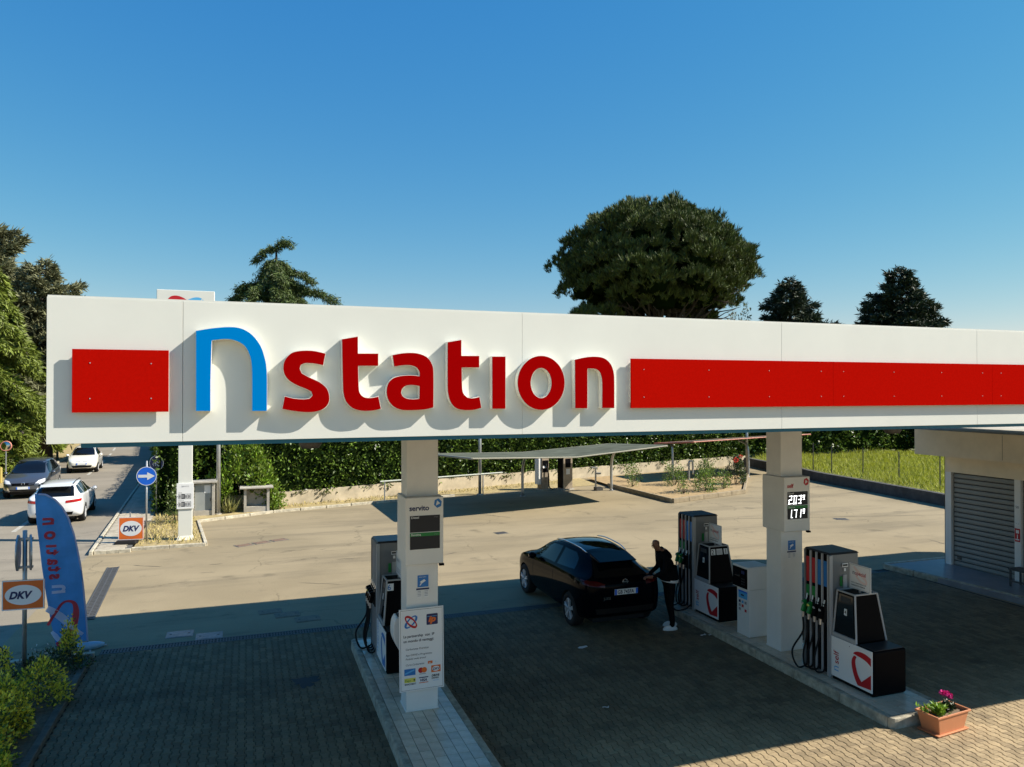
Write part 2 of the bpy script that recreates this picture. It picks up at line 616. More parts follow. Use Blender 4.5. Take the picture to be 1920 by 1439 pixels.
def leaves(name, P, D, L, W, mat, parent=None, fold=.25, loc=None):
    """many small leaf-sized faces: P base points, D long axes, L lengths, W widths"""
    P, D = np.asarray(P, float), np.asarray(D, float)
    n = len(P)
    D = D / np.maximum(np.linalg.norm(D, axis=1, keepdims=True), 1e-6)
    rv = rng.normal(size=(n, 3))
    S = np.cross(D, rv)
    S /= np.maximum(np.linalg.norm(S, axis=1, keepdims=True), 1e-6)
    N = np.cross(S, D)
    L = np.broadcast_to(np.asarray(L, float), n)[:, None]
    W = np.broadcast_to(np.asarray(W, float), n)[:, None]
    V = np.empty((n, 4, 3))
    V[:, 0] = P
    V[:, 1] = P + D * L * .5 + S * W * .5 + N * W * fold
    V[:, 2] = P + D * L
    V[:, 3] = P + D * L * .5 - S * W * .5 + N * W * fold
    me = bpy.data.meshes.new(name)
    me.vertices.add(n * 4)
    me.vertices.foreach_set('co', V.reshape(-1))
    me.loops.add(n * 4)
    me.loops.foreach_set('vertex_index', np.arange(n * 4, dtype=np.int32))
    me.polygons.add(n)
    me.polygons.foreach_set('loop_start', np.arange(0, n * 4, 4, dtype=np.int32))
    me.polygons.foreach_set('loop_total', np.full(n, 4, dtype=np.int32))
    me.update(calc_edges=True)
    return link(name, me, mat, parent, loc)

def on_sphere(n):
    v = rng.normal(size=(n, 3))
    return v / np.linalg.norm(v, axis=1, keepdims=True)
# ================================================================== SETTING
def sheet(name, poly, z, mat, kind='structure', parent=None, sub=0):
    o = MB().prism(poly, lambda u, v, d: (u, v, d), z, None).build(name, mat, parent, fix=False)
    if parent is None: tag(o, kind=kind)
    return o

ground = sheet('ground', rect(-2500, 2500, -2500, 2500), -.012, M('distant_ground', (.13, .14, .045), .95, var=.35, vs=.05, pos=True))
ROAD_R = [(-4.4, -60), (-4.4, 25), (-4.8, 33.5), (-5.2, 40.4), (-6.0, 52), (-6.9, 63.7), (-8.4, 78), (-10.5, 95), (-16, 130)]
ROAD_L = [(-10.2, -60), (-10.35, 25), (-10.75, 40.4), (-11.45, 49), (-12.2, 60), (-13.2, 70), (-15, 82), (-18, 98), (-25, 132)]
road = sheet('road', ROAD_R + ROAD_L[::-1], -.004, 'road')
fore = sheet('forecourt', [(-4.4, -60), (34, -60), (34, 24), (28.2, 24), (29.9, 36), (31, 41.5), (14.3, 37.4), (1, 33.2), (-3, 32.4), (-4.3, 32.4), (-4.4, 25.0)], 0., 'asphalt')
sheet('verge', [(-10.2, -60), (-10.35, 25), (-10.75, 40.4), (-11.45, 49), (-12.2, 60), (-13.2, 70), (-15, 82), (-18, 98), (-25, 132), (-60, 132), (-60, -60)], -.002, 'drygrass')

# worn centre line on the road
MAT['line'] = M('worn_road_paint', (.42, .40, .34), .8, var=.35, vs=3)
def road_mid(y):
    def f(L):
        for a, b in zip(L, L[1:]):
            if a[1] <= y <= b[1]: return a[0] + (b[0] - a[0]) * (y - a[1]) / (b[1] - a[1])
    return f(ROAD_R) * .5 + f(ROAD_L) * .5
for k in range(9):
    y0 = 30 + k * 6.2
    pts = [(road_mid(y0 + t), y0 + t) for t in (0, 1.7, 3.4)]
    MB().add([(x + s, y, .003) for x, y in pts for s in (-.075, .075)], [(0, 1, 3, 2), (2, 3, 5, 4)]).build('lane_marking', 'line', road, fix=False)

# pavement beside the road: kerb stones and small blocks
pav = sheet('pavement', [(-4.28, 25.2), (-3.3, 25.2), (-3.45, 31.7), (-4.2, 43), (-5.6, 62), (-6.7, 63), (-5.08, 40.4), (-4.68, 33.5)], .085, 'grout')
tag(pav, kind='structure')
mb = MB()
for j in range(150):
    y = 25.22 + j * .2
    xr = -3.32 - max(0, (y - 31)) * .055
    xl = -4.27 - max(0, (y - 25)) * .048
    nx = int((xr - xl) / .2)
    for i in range(nx):
        x = xl + .01 + i * .2 + (.04 if j % 2 else 0)
        h = .1 + random.uniform(-.002, .002)
        mb.box(x, x + .192, y, y + .192, .08, h)
tag(mb.build('paving_block', M('pavement_block', (.40, .35, .26), .85, rnd=.16, var=.15, vs=2), pav, fix=False), kind='stuff')
for j in range(36):
    y = 25.0 + j
    x = -4.4 - max(0, y - 25) * .048
    x2 = -4.4 - max(0, y - 24) * .048
    MB().hexa([(x, y, -.02), (x + .11, y, -.02), (x2 + .11, y + .985, -.02), (x2, y + .985, -.02)],
              [(x + .015, y, .12), (x + .11, y, .12), (x2 + .11, y + .985, .12), (x2 + .015, y + .985, .12)]).build('kerb_stone', 'kerb', pav, bevel=.01)
for k in range(3):
    bx('kerb_stone', 'kerb', pav, -4.27 + k * .33, -3.945 + k * .33, 25.06, 25.19, -.01, .105, bevel=.008)
for j in range(30):
    y = 18.0 + j * 2
    x = -10.33 - max(0, y - 25) * .035 - max(0, y - 45) * .03
    x2 = -10.33 - max(0, y - 23) * .035 - max(0, y - 43) * .03
    MB().hexa([(x - .12, y, -.02), (x, y, -.02), (x2, y + 1.97, -.02), (x2 - .12, y + 1.97, -.02)],
              [(x - .12, y, .1), (x - .01, y, .1), (x2 - .01, y + 1.97, .1), (x2 - .12, y + 1.97, .1)]).build('kerb_stone', 'kerb', road)

# ---- interlocking double-T paving blocks
PX, PY = .118, .2
PAV = (-2.6, 16.5, 5.2, 15.52)
paving = sheet('paving', rect(-2.62, 16.52, 5.1, 15.55), .004, M('paving_joint_sand', (.035, .03, .024), .95, var=.3, vs=5))
def block_mesh(name):
    a, g = .012, .0042
    def half(inset):
        h, q = PX / 2 - g - inset, PY / 2 - .0022 - inset
        w1, w0 = h + a, h - a
        r = [(w1, -q), (w1, -.32 * PY), (w0, -.18 * PY), (w0, .18 * PY), (w1, .32 * PY), (w1, q)]
        return r + [(-x, y) for x, y in r[::-1]]
    lo, hi = half(0), half(.006)
    n = len(lo)
    vs = [(x, y, .0) for x, y in lo] + [(x, y, .0125) for x, y in lo] + [(x, y, .017) for x, y in hi]
    fs = [[k * n + i, k * n + (i + 1) % n, (k + 1) * n + (i + 1) % n, (k + 1) * n + i] for k in (0, 1) for i in range(n)]
    # the top is filled in three convex strips
    t = 2 * n
    fs += [[t, t + 1, t + 10, t + 11], [t + 1, t + 2, t + 9, t + 10], [t + 2, t + 3, t + 8, t + 9], [t + 3, t + 4, t + 7, t + 8], [t + 4, t + 5, t + 6, t + 7]]
    return vs, fs
BV, BF = block_mesh('paving_block')
th = R(19.55)
cands = []
nx, ny = int((PAV[1] - PAV[0]) / PX), int((PAV[3] - PAV[2]) / PY)
ISL = [(1.87, 3.03, 8.3, 14.42), (8.74, 9.93, 8.3, 14.45)]
for i in range(nx):
    for j in range(ny):
        x = PAV[0] + PX * (i + .5)
        y = PAV[3] - PY * (j + .5) - (PY / 2 if i % 2 else 0)
        if any(a + .05 < x < b - .05 and c + .12 < y < d - .12 for a, b, c, d in ISL): continue
        zc = x * math.sin(th) + y * math.cos(th)
        px = 960 + 1400 * (x * math.cos(th) - y * math.sin(th)) / zc
        py = 731 + 1400 * 4.9 / zc
        hid = (2.2 < x * 11.1 / y < 2.75 and y > 11) or (y > 9.2 and x > 9.9 and 1500 < px < 1700)
        vis = 0 <= px <= 1920 and py <= 1439 and not hid
        cands.append((zc if vis else 999, x, y))
cands.sort()
single = block_data = None
mb = MB()
for k, (zc, x, y) in enumerate(cands):
    dz, tx, ty = random.uniform(-.0012, .0012), random.uniform(-.008, .008), random.uniform(-.008, .008)
    if k < 300:
        if block_data is None:
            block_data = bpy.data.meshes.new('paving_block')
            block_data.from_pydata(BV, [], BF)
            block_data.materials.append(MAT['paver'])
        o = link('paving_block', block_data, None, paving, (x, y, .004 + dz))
        o.rotation_euler = (tx, ty, 0)
    else:
        mb.add([(x + a, y + b, .004 + c + dz + a * ty - b * tx) for a, b, c in BV], BF)
for i in range(1, nx, 2):                     # half blocks close the far edge
    x = PAV[0] + PX * (i + .5)
    mb.add([(x + a, PAV[3] - PY / 4 + b * .5, .004 + c_) for a, b, c_ in BV], BF)
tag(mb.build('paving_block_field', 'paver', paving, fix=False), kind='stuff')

# ---- drain channel along the paving, and the one by the banner
def drain(name, label, p0, p1, w=.2, nb=9):
    p0, p1 = Vector(p0), Vector(p1)
    L = (p1 - p0).length
    d = thing(name, label, 'drain', (p0.x, p0.y, 0), math.atan2(p1.y - p0.y, p1.x - p0.x))
    bx('channel', 'joint', d, 0, L, -w / 2, w / 2, .001, .006)
    MB().box(0, L, -w / 2 - .03, -w / 2, 0, .02).box(0, L, w / 2, w / 2 + .03, 0, .02).build('edge_rail', 'grate', d)
    k = int(L / .5)
    g0 = None
    for i in range(k):
        if g0 is None:
            m = MB()
            for q in range(nb): m.box(.012 + q * .485 / nb, .012 + (q + .5) * .485 / nb, -w / 2, w / 2, .006, .019)
            m.box(0, .495, -.012, .012, .007, .0195)
            g0 = m.build('grating', 'grate', d)
        else:
            g = g0.copy()
            COL.objects.link(g)
            g.location.x = i * .5
    return d
drain('drain_channel', 'long slotted drain grating along the far edge of the block paving', (-2.55, 15.67, 0), (16.4, 15.67, 0))
drain('drain_channel', 'short slotted drain grating in sunlit asphalt beside the blue banner', (-3.2, 18.0, 0), (-3.45, 23.1, 0), .24, 4)

# ---- access covers
MAT['worncover'] = M('worn_filled_cover', (.20, .165, .115), .85, var=.2, vs=10)
def cover(x, y, w, d, rz, label, mat='covers'):
    t = thing('access_cover', label, 'cover', (x, y, 0), R(rz), 'covers in the asphalt')
    bx('frame', 'covers' if mat != 'worncover' else 'worncover', t, -w / 2 - .03, w / 2 + .03, -d / 2 - .03, d / 2 + .03, .001, .008)
    bx('plate', mat, t, -w / 2, w / 2, -d / 2, d / 2, .004, .013, bevel=.003)
    m = MB()
    for s in (-1, 1): m.box(s * w * .38 - .02, s * w * .38 + .02, -.012, .012, .013, .018)
    m.build('lifting_key', 'iron', t)
cover(-1.25, 16.35, .44, .36, 0, 'steel cover in shade nearest the blue banner')
cover(-.69, 16.05, .44, .36, 0, 'steel cover in shade touching the drain, second from the banner')
cover(.50, 17.36, .44, .32, 4, 'faint steel cover in shade, farthest of the three near pump six', 'worncover')
cover(.84, 17.0, .46, .34, 4, 'steel cover in shade, middle of the three near pump six', 'worncover')
cover(1.24, 16.54, .46, .34, 4, 'steel cover in shade, nearest to pump six', 'worncover')
MAT['rustcover'] = M('rusty_cover', (.20, .13, .085), .8, .2, var=.3, vs=10)
for k, (x, y) in enumerate([(-.08, 25.0), (.45, 25.25), (1.0, 25.5)]):
    cover(x, y, .46, .3, 25, ['rusty sunlit cover nearest the price totem', 'rusty sunlit cover, middle of the row of three', 'rusty sunlit cover at the right end of the row of three'][k], 'rustcover')
cover(8.2, 24.2, .36, .3, 10, 'small dark cover in sunlit asphalt behind the parked black car', 'iron')

# ---- pump islands
def island(x0, x1, y0, y1, label):
    t = thing('pump_island', label, 'island', (x0, y0, 0), 0, 'pump islands')
    W, L = x1 - x0, y1 - y0
    kw, h = .11, .17
    bx('core', 'grout', t, .05, W - .05, .05, L - .05, .0, h - .012)
    n = max(1, round(L / .98))
    s = L / n
    for i in range(n):
        for side in (0, 1):
            a = 0 if side == 0 else W - kw
            z = h + random.uniform(-.003, .003)
            e0, e1 = (.10 if i == 0 else 0), (.10 if i == n - 1 else 0)
            MB().hexa([(a - (.012 if side == 0 else 0), i * s + .004 + e0, 0), (a + kw + (.012 if side else 0), i * s + .004 + e0, 0), (a + kw + (.012 if side else 0), (i + 1) * s - .004 - e1, 0), (a - (.012 if side == 0 else 0), (i + 1) * s - .004 - e1, 0)],
                      [(a, i * s + .004 + e0, z), (a + kw, i * s + .004 + e0, z), (a + kw, (i + 1) * s - .004 - e1, z), (a, (i + 1) * s - .004 - e1, z)]).build('kerb_stone', 'kerb', t, bevel=.018, seg=3)
    for y, sgn in ((0, 1), (L, -1)):
        prof = [(.0, .10), (.008, .05), (.05, .008), (.10, .0), (W - .10, .0), (W - .05, .008), (W - .008, .05), (W, .10), (W - kw, .108), (W - kw - .02, kw), (kw + .02, kw), (kw, .108)]
        MB().prism([(u, y + sgn * v) for u, v in prof], lambda u, v, d: (u, v, d), h, 0).build('kerb_end', 'kerb', t, bevel=.014, seg=2)
    cw = (W - 2 * kw) / 6
    nr = int((L - 2 * kw) / .2)
    ch = (L - 2 * kw) / nr
    me = MB().box(.004, cw - .004, .004, ch - .004, -.02, 0).mesh('tile')
    me.materials.append(MAT['tile'])
    for i in range(6):
        for j in range(nr):
            o = link('tile', me, None, t, (kw + i * cw, kw + j * ch, h - .002 + random.uniform(-.0015, .0015)))
            o.rotation_euler = (random.uniform(-.006, .006), random.uniform(-.006, .006), 0)
    return t
island(1.87, 3.03, 8.3, 14.42, 'tiled kerbed island under pump six and the servito column')
island(8.74, 9.93, 8.3, 14.45, 'tiled kerbed island under the two nself pumps and the self column')
# island tiles look different one by one although they share mesh data
_n, _l = MAT['tile'].node_tree.nodes, MAT['tile'].node_tree.links
_oi = _n.new('ShaderNodeObjectInfo')
for nd in _n:
    if nd.type == 'MAP_RANGE' and nd.inputs['Value'].links and nd.inputs['Value'].links[0].from_node.type == 'NEW_GEOMETRY':
        _l.new(_oi.outputs['Random'], nd.inputs['Value'])
_n, _l = MAT['paver'].node_tree.nodes, MAT['paver'].node_tree.links
_oi = _n.new('ShaderNodeObjectInfo')
_add = _n.new('ShaderNodeMath')
_add.operation = 'ADD'
_fr = _n.new('ShaderNodeMath')
_fr.operation = 'FRACT'
_l.new(_g.outputs['Random Per Island'], _add.inputs[0])
_l.new(_oi.outputs['Random'], _add.inputs[1])
_l.new(_add.outputs[0], _fr.inputs[0])
_l.new(_fr.outputs[0], _m.inputs['Value'])

# ---- planted strip at the near left, slab beside it
MAT['dirty_kerb'] = M('soil_stained_kerb', (.12, .105, .08), .9, var=.4, vs=6)
bed = thing('planting_strip', 'narrow kerbed soil strip under the golden shrubs, left of the paving', 'planter', (-3.4, 12.5, 0))
bx('soil', 'soil', bed, -.75, .68, -4.4, 2.85, 0, .07)
for k in range(7):
    bx('kerb_stone', 'dirty_kerb', bed, .68, .79, -4.4 + k * 1.04, -3.37 + k * 1.04, 0, .11, bevel=.01)
    bx('kerb_stone', 'kerb', bed, -.86, -.75, -4.4 + k * 1.04, -3.37 + k * 1.04, 0, .11, bevel=.01)
bx('kerb_stone', 'kerb', bed, -.86, .79, 2.89, 3.0, 0, .105, bevel=.01)
slab = thing('pavement_slab', 'pale concrete slab path at the left edge behind the shrubs', 'path', (-4.9, 12, 0), kind='structure')
for k in range(8):
    bx('slab', 'concrete', slab, -.6, .62, -4.5 + k, -3.51 + k, 0, .1, bevel=.008)

# ---- dry grass bed round the price totem with a kerb
tb = sheet('totem_bed', [(-3.25, 25.45), (-1.3, 25.45), (-1.78, 29.9), (.9, 31.35), (1.6, 32.8), (-3.2, 32.3), (-3.42, 31.5)], .07, 'drygrass')
mb = MB()
kp = [(-3.3, 25.32), (-1.2, 25.32), (-1.68, 29.85), (1.0, 31.2), (5.2, 32.3), (9.0, 33.2)]
for a, b in zip(kp, kp[1:]):
    a, b = Vector((*a, .045)), Vector((*b, .045))
    n = max(1, round((b - a).length / 1.0))
    for i in range(n):
        MB().bar(a + (b - a) * (i / n + .004), a + (b - a) * ((i + 1) / n - .004), .1, .11).build('kerb_stone', 'kerb', tb, bevel=.01)
sheet('wall_foot_strip', [(.9, 31.35), (5.2, 32.4), (9.0, 33.3), (13.4, 34.2), (17.0, 34.6), (17.4, 37.9), (14.3, 36.9), (6.4, 34.3), (1.4, 32.85)], .012, 'drygrass')

# ---- rose bed between the shade roofs
MAT['bedkerb'] = M('sandy_bed_kerb', (.27, .215, .135), .9, var=.3, vs=4, bump=.3, bs=40)
rb = sheet('rose_bed', [(17.3, 28.2), (22.0, 29.65), (26.6, 35.5), (27.0, 38.9), (17.4, 36.9), (17.15, 33.7)], .12, M('rose_bed_earth', (.36, .25, .12), .95, var=.3, vs=6, bump=.8, bs=30))
for a, b in (((17.15, 33.8), (17.32, 28.1)), ((17.32, 28.06), (22.1, 29.55)), ((22.1, 29.55), (26.9, 35.6))):
    a, b = Vector((*a, .1)), Vector((*b, .1))
    n = round((b - a).length / 1.0)
    for i in range(n):
        MB().bar(a + (b - a) * (i / n + .001), a + (b - a) * ((i + 1) / n - .001), .13, .2).build('kerb_stone', 'bedkerb', rb, bevel=.012)

# ---- low wall in front of the hedge
WALL = [(-1.2, 32.15), (1.43, 32.9), (4.4, 33.72), (6.4, 34.35), (14.3, 36.85), (21.7, 38.8), (30.7, 40.9)]
lw = thing('low_wall', 'low sunlit cream rendered wall under the clipped hedge', 'wall', (10, 35.4, 0))
for a, b in zip(WALL, WALL[1:]):
    d = Vector((b[0] - a[0], b[1] - a[1])).normalized()
    nrm = Vector((-d.y, d.x)) * .24
    MB().hexa([(a[0] - 10, a[1] - 35.4, 0), (b[0] - 10, b[1] - 35.4, 0), (b[0] + nrm.x - 10, b[1] + nrm.y - 35.4, 0), (a[0] + nrm.x - 10, a[1] + nrm.y - 35.4, 0)],
              [(a[0] - 10, a[1] - 35.4, .58), (b[0] - 10, b[1] - 35.4, .58), (b[0] + nrm.x - 10, b[1] + nrm.y - 35.4, .58), (a[0] + nrm.x - 10, a[1] + nrm.y - 35.4, .58)]).build('wall_section', 'wallstone', lw)

# ---- dark retaining wall, field and fence at the right
RW = [(30.4, 40.6), (29.6, 36.2), (28.6, 32.0), (28.1, 27.6), (27.6, 23.4), (27.1, 19.0)]
rw = thing('retaining_wall', 'low dark retaining wall along the grass field', 'wall', (28, 28, 0))
for a, b in zip(RW, RW[1:]):
    MB().hexa([(b[0] - 28, b[1] - 28, 0), (b[0] - 27.7, b[1] - 28, 0), (a[0] - 27.7, a[1] - 28, 0), (a[0] - 28, a[1] - 28, 0)],
              [(b[0] - 28, b[1] - 28, .5), (b[0] - 27.7, b[1] - 28, .5), (a[0] - 27.7, a[1] - 28, .5), (a[0] - 28, a[1] - 28, .5)]).build('wall_section', 'darkwall', rw)
field = sheet('field', [(27.3, 18.5), (27.9, 23.4), (28.4, 27.6), (28.9, 32.0), (29.9, 36.2), (30.7, 41.5), (75, 43), (75, 18)], .43, 'field')
n = 60000
gx, gy = rng.uniform(28.2, 58, n), rng.uniform(19, 40.6, n)
keep = gx > np.interp(gy, [19, 23.4, 27.6, 32, 36.2, 40.6], [27.6, 28.1, 28.6, 29.1, 30.1, 31.0])
gx, gy = gx[keep], gy[keep]
n = len(gx)
tall = .55 + .45 * np.sin(gx * .9) * np.cos(gy * .7)
tag(leaves('meadow_grass', np.c_[gx, gy, np.full(n, .42)], np.c_[rng.normal(0, .6, n), rng.normal(0, .6, n), np.ones(n)], rng.uniform(.2, .6, n) * (.5 + .6 * tall), rng.uniform(.02, .045, n), 'grass'),
    'tall yellow green meadow grass behind the dark low wall', 'grass', kind='stuff')
fp = [(29.55, 33.4), (29.45, 31.9), (29.3, 29.6), (29.2, 27.3), (29.0, 24.9)]
fence = thing('wire_fence', 'thin dark wire fence on posts in front of the grass field', 'fence', (29.3, 29.5, .4))
for x, y in fp:
    MB().tube([(x - 29.3, y - 29.5, -.1), (x - 29.3, y - 29.5, 1.55)], .028, 6).build('post', 'iron', fence)
for z in (.15, .55, .95, 1.4):
    MB().tube([(x - 29.3, y - 29.5, z) for x, y in fp], .004, 4).build('wire', 'iron', fence)
# dry stems and tufts in the totem bed and at the wall foot
n = 2600
P = []
for k in range(n):
    if random.random() < .55:
        y = random.uniform(25.5, 31.8)
        P.append((random.uniform(-3.2, -1.35 - (y - 25.4) * .1), y, .07))
    else:
        x = random.uniform(1, 16)
        P.append((x, 32.55 + (x - 1) * .265 + random.uniform(-.75, .35) * min(1, .4 + x * .1), .01))
tag(leaves('dry_grass_tufts', P, np.c_[rng.normal(0, .6, n), rng.normal(0, .6, n), np.ones(n)], rng.uniform(.06, .2, n), rng.uniform(.012, .03, n), M('straw_grass', (.38, .31, .11), .9, rnd=.5)),
    'short straw coloured grass round the price totem and along the low wall', 'grass', kind='stuff')
# ================================================================== CANOPY
FY = 6.45
LETTERS = {
'n':[(-0.382,5.366),(-0.252,5.391),(-0.133,5.403),(-0.053,5.396),(0.014,5.365),(0.068,5.313),(0.112,5.242),(0.137,5.164),(0.151,5.092),(0.157,4.976),(0.156,4.724),(0.038,4.725),(0.037,4.976),(0.034,5.09),(0.021,5.169),(-0.012,5.24),(-0.059,5.278),(-0.12,5.298),(-0.186,5.299),(-0.261,5.288),(-0.268,5.003),(-0.268,4.728),(-0.38,4.729)],
's':[(0.62,5.203),(0.6,5.099),(0.528,5.113),(0.457,5.116),(0.422,5.102),(0.414,5.073),(0.429,5.036),(0.486,5.004),(0.572,4.963),(0.629,4.912),(0.651,4.845),(0.644,4.786),(0.608,4.742),(0.544,4.716),(0.458,4.711),(0.36,4.722),(0.27,4.74),(0.29,4.849),(0.359,4.831),(0.43,4.824),(0.486,4.828),(0.51,4.853),(0.5,4.882),(0.458,4.904),(0.387,4.934),(0.324,4.974),(0.286,5.028),(0.278,5.093),(0.296,5.151),(0.344,5.203),(0.415,5.222),(0.514,5.224)],
't1':[(0.748,5.325),(0.885,5.352),(0.886,5.208),(1.057,5.21),(1.057,5.1),(0.888,5.098),(0.893,4.92),(0.905,4.867),(0.938,4.838),(0.99,4.832),(1.058,4.844),(1.082,4.735),(1.013,4.72),(0.923,4.718),(0.841,4.74),(0.787,4.793),(0.763,4.86),(0.756,4.949)],
'a':[(1.173,5.199),(1.255,5.215),(1.348,5.221),(1.427,5.209),(1.49,5.176),(1.525,5.122),(1.539,5.044),(1.539,4.742),(1.459,4.725),(1.349,4.719),(1.256,4.723),(1.187,4.752),(1.141,4.806),(1.123,4.874),(1.136,4.95),(1.179,4.999),(1.256,5.022),(1.349,5.026),(1.411,5.02),(1.406,5.059),(1.38,5.092),(1.333,5.107),(1.271,5.107),(1.188,5.095)],
't2':[(1.66,5.32),(1.791,5.344),(1.791,5.202),(1.956,5.204),(1.956,5.095),(1.795,5.093),(1.798,4.92),(1.811,4.865),(1.844,4.832),(1.893,4.826),(1.959,4.838),(1.977,4.735),(1.901,4.717),(1.811,4.716),(1.738,4.735),(1.69,4.787),(1.667,4.858),(1.66,4.952)],
'i':[(2.072,5.2),(2.204,5.202),(2.204,4.724),(2.073,4.725)],
'o':None,
'n2':[(2.884,5.182),(2.988,5.205),(3.098,5.214),(3.191,5.2),(3.257,5.15),(3.291,5.074),(3.3,4.973),(3.3,4.722),(3.166,4.723),(3.167,4.955),(3.157,5.031),(3.135,5.073),(3.089,5.094),(3.019,5.095),(3.018,4.721),(2.887,4.723)]}
AHOLE = [(1.41,4.928),(1.349,4.937),(1.294,4.931),(1.264,4.905),(1.254,4.874),(1.267,4.846),(1.302,4.826),(1.357,4.82),(1.408,4.824)]
CX0, CX1, CY1, ZB, ZT = -1.418, 19.6, 15.7, 4.49, 5.60
canopy = thing('station_canopy', 'wide white fuel station canopy with raised nstation letters and red bands', 'canopy', (9, FY, 0))
def c(x): return x - 9
seams = [CX0, -.48, 2.39, 5.30, 8.10, 10.98, 13.86, 16.74, CX1]
for a, b in zip(seams, seams[1:]):
    bx('fascia_panel', 'white', canopy, c(a) + (0 if a == CX0 else (.0024 if a == -.48 else .0009)), c(b) - (0 if b == CX1 else .0009), 0, .035, ZB, ZT, bevel=.0012)
    bx('back_fascia_panel', 'white', canopy, c(a) + .003, c(b) - .003, CY1 - FY, CY1 - FY + .035, ZB, ZT)
bx('fascia_backing', 'seam', canopy, c(CX0) + .04, c(CX1) - .04, .037, .07, ZB + .02, ZT - .02)
for x, s in ((CX0, 0), (CX1, -.035)):
    for k in range(3):
        y0 = .037 + k * (CY1 - FY - .037) / 3
        bx('side_fascia_panel', 'white', canopy, c(x) + s, c(x) + s + .035, y0, y0 + (CY1 - FY - .037) / 3 - .004, ZB, ZT)
bx('top_flashing', 'white', canopy, c(CX0) + .004, c(CX1) - .004, .004, .16, ZT + .001, ZT + .014)
bx('roof_deck', 'roof', canopy, c(CX0) + .08, c(CX1) - .08, .08, CY1 - FY - .04, 5.22, 5.26)
bx('soffit', 'soffit', canopy, c(CX0) + .08, c(CX1) - .08, .08, CY1 - FY - .04, 4.50, 4.54)
for lx in (.7, 9.5, 17.6):
    MB().lathe([(0, 4.21), (.10, 4.22), (.13, 4.27), (.12, 4.36), (.05, 4.42), (.05, 4.499)], 16, (c(lx), 9.0 - FY, 0)).build('soffit_lamp', 'iron', canopy, smooth=True)
# blue trim hanging behind the fascia foot
tx0, tx1, ty0, ty1 = c(-1.22), c(19.4), .17, CY1 - FY - .17
for nm, q in (('front', (tx0, tx1, ty0, ty0 + .05)), ('back', (tx0, tx1, ty1 - .05, ty1)), ('left', (tx0, tx0 + .05, ty0 + .052, ty1 - .052)), ('right', (tx1 - .05, tx1, ty0 + .052, ty1 - .052))):
    bx('blue_trim', 'blue_trim', canopy, *q, 4.445, 4.499)

fnF = lambda u, v, d: (c(u), -d, v)          # outline in the fascia plane, depth outwards
DL = .075
def letter(pts, holes, facemat, lab):
    o = MB().prism(pts, fnF, .004, DL, holes).build('letter', 'cream', canopy)
    o['label'] = lab
    def inset(lp, s):
        n = len(lp); out = []
        area = sum(lp[i - 1][0] * lp[i][1] - lp[i][0] * lp[i - 1][1] for i in range(n))
        sg = 1 if area > 0 else -1
        for i in range(n):
            a, b, e = Vector(lp[i - 1]), Vector(lp[i]), Vector(lp[(i + 1) % n])
            d1, d2 = (b - a).normalized(), (e - b).normalized()
            n1, n2 = Vector((-d1.y, d1.x)) * sg, Vector((-d2.y, d2.x)) * sg
            m = (n1 + n2)
            m = m / max(.6, m.length_squared / 2) if m.length > 1e-4 else n1
            out.append(tuple(b + m * s * .5 * 1.0))
        return out
    f = MB().prism(inset(pts, .007), fnF, DL + .003, DL - .002, [inset(h, -.007) for h in holes]).build('letter_face', facemat, o)
oo = circ(2.5505, 4.962, .2355, .2515, 48)
oh = circ(2.548, 4.9605, .1, .1355, 40)
for k, pts in LETTERS.items():
    if k == 'o': letter(oo, [oh], 'red_letter', 'raised red letter o')
    elif k == 'a': letter(smooth_loop(pts), [smooth_loop(AHOLE)], 'red_letter', 'raised red letter a')
    elif k == 'n': letter(smooth_loop(pts), [], 'blue_letter', 'tall raised blue letter n')
    else: letter(smooth_loop(pts) if k != 'i' else pts, [], 'red_letter', 'raised red letter ' + k[0])
# red bands: thin plates on white stand-off boxes
def band(x0, x1, z0, z1, xs):
    o = bx('red_band', 'red_band', canopy, c(x0), c(x1), -.052, -.036, z0, z1, bevel=.001)
    bx('stand_off', 'cream', o, c(x0) + .012, c(x1) - .03, -.0355, -.001, z0 + .05, z1 - .04)
    m = MB()
    for x in xs:
        for z in (z0 + .105, z1 - .105):
            m.lathe([(0, -.0555), (.0042, -.0548), (.005, -.0525)], 10, (c(x), 0, z), 'y')
    m.build('screw', 'screw', o)
band(-1.24, -.577, 4.727, 5.207, (-1.12, -.70))
bs = [3.49, 5.93, 8.28, 10.6, 12.95, 15.3, 17.6, 19.35]
for a, b in zip(bs, bs[1:]):
    band(a + (.0 if a == 3.49 else .0004), b - .0004, 4.722, 5.20, [a + .14, a + (b - a) * .36, a + (b - a) * .66, b - .16])

# ================================================================== COLUMNS WITH PRICE SIGNS
def seg7(mb, ch, u, v, h, w, t, fn, sl=.10):
    S = dict(zip('0123456789', ['abcdef', 'bc', 'abged', 'abgcd', 'fgbc', 'afgcd', 'afgcde', 'abc', 'abcdefg', 'abcdfg']))
    hh = h / 2
    q = dict(a=(0, h - t, w, h), b=(w - t, hh, w, h), c=(w - t, 0, w, hh), d=(0, 0, w, t), e=(0, 0, t, hh), f=(0, hh, t, h), g=(0, hh - t / 2, w, hh + t / 2))
    for k in S[ch]:
        x0, y0, x1, y1 = q[k]
        mb.add([fn(u + a + b * sl, v + b) for a, b in ((x0, y0), (x1, y0), (x1, y1), (x0, y1))], [(0, 1, 2, 3)])

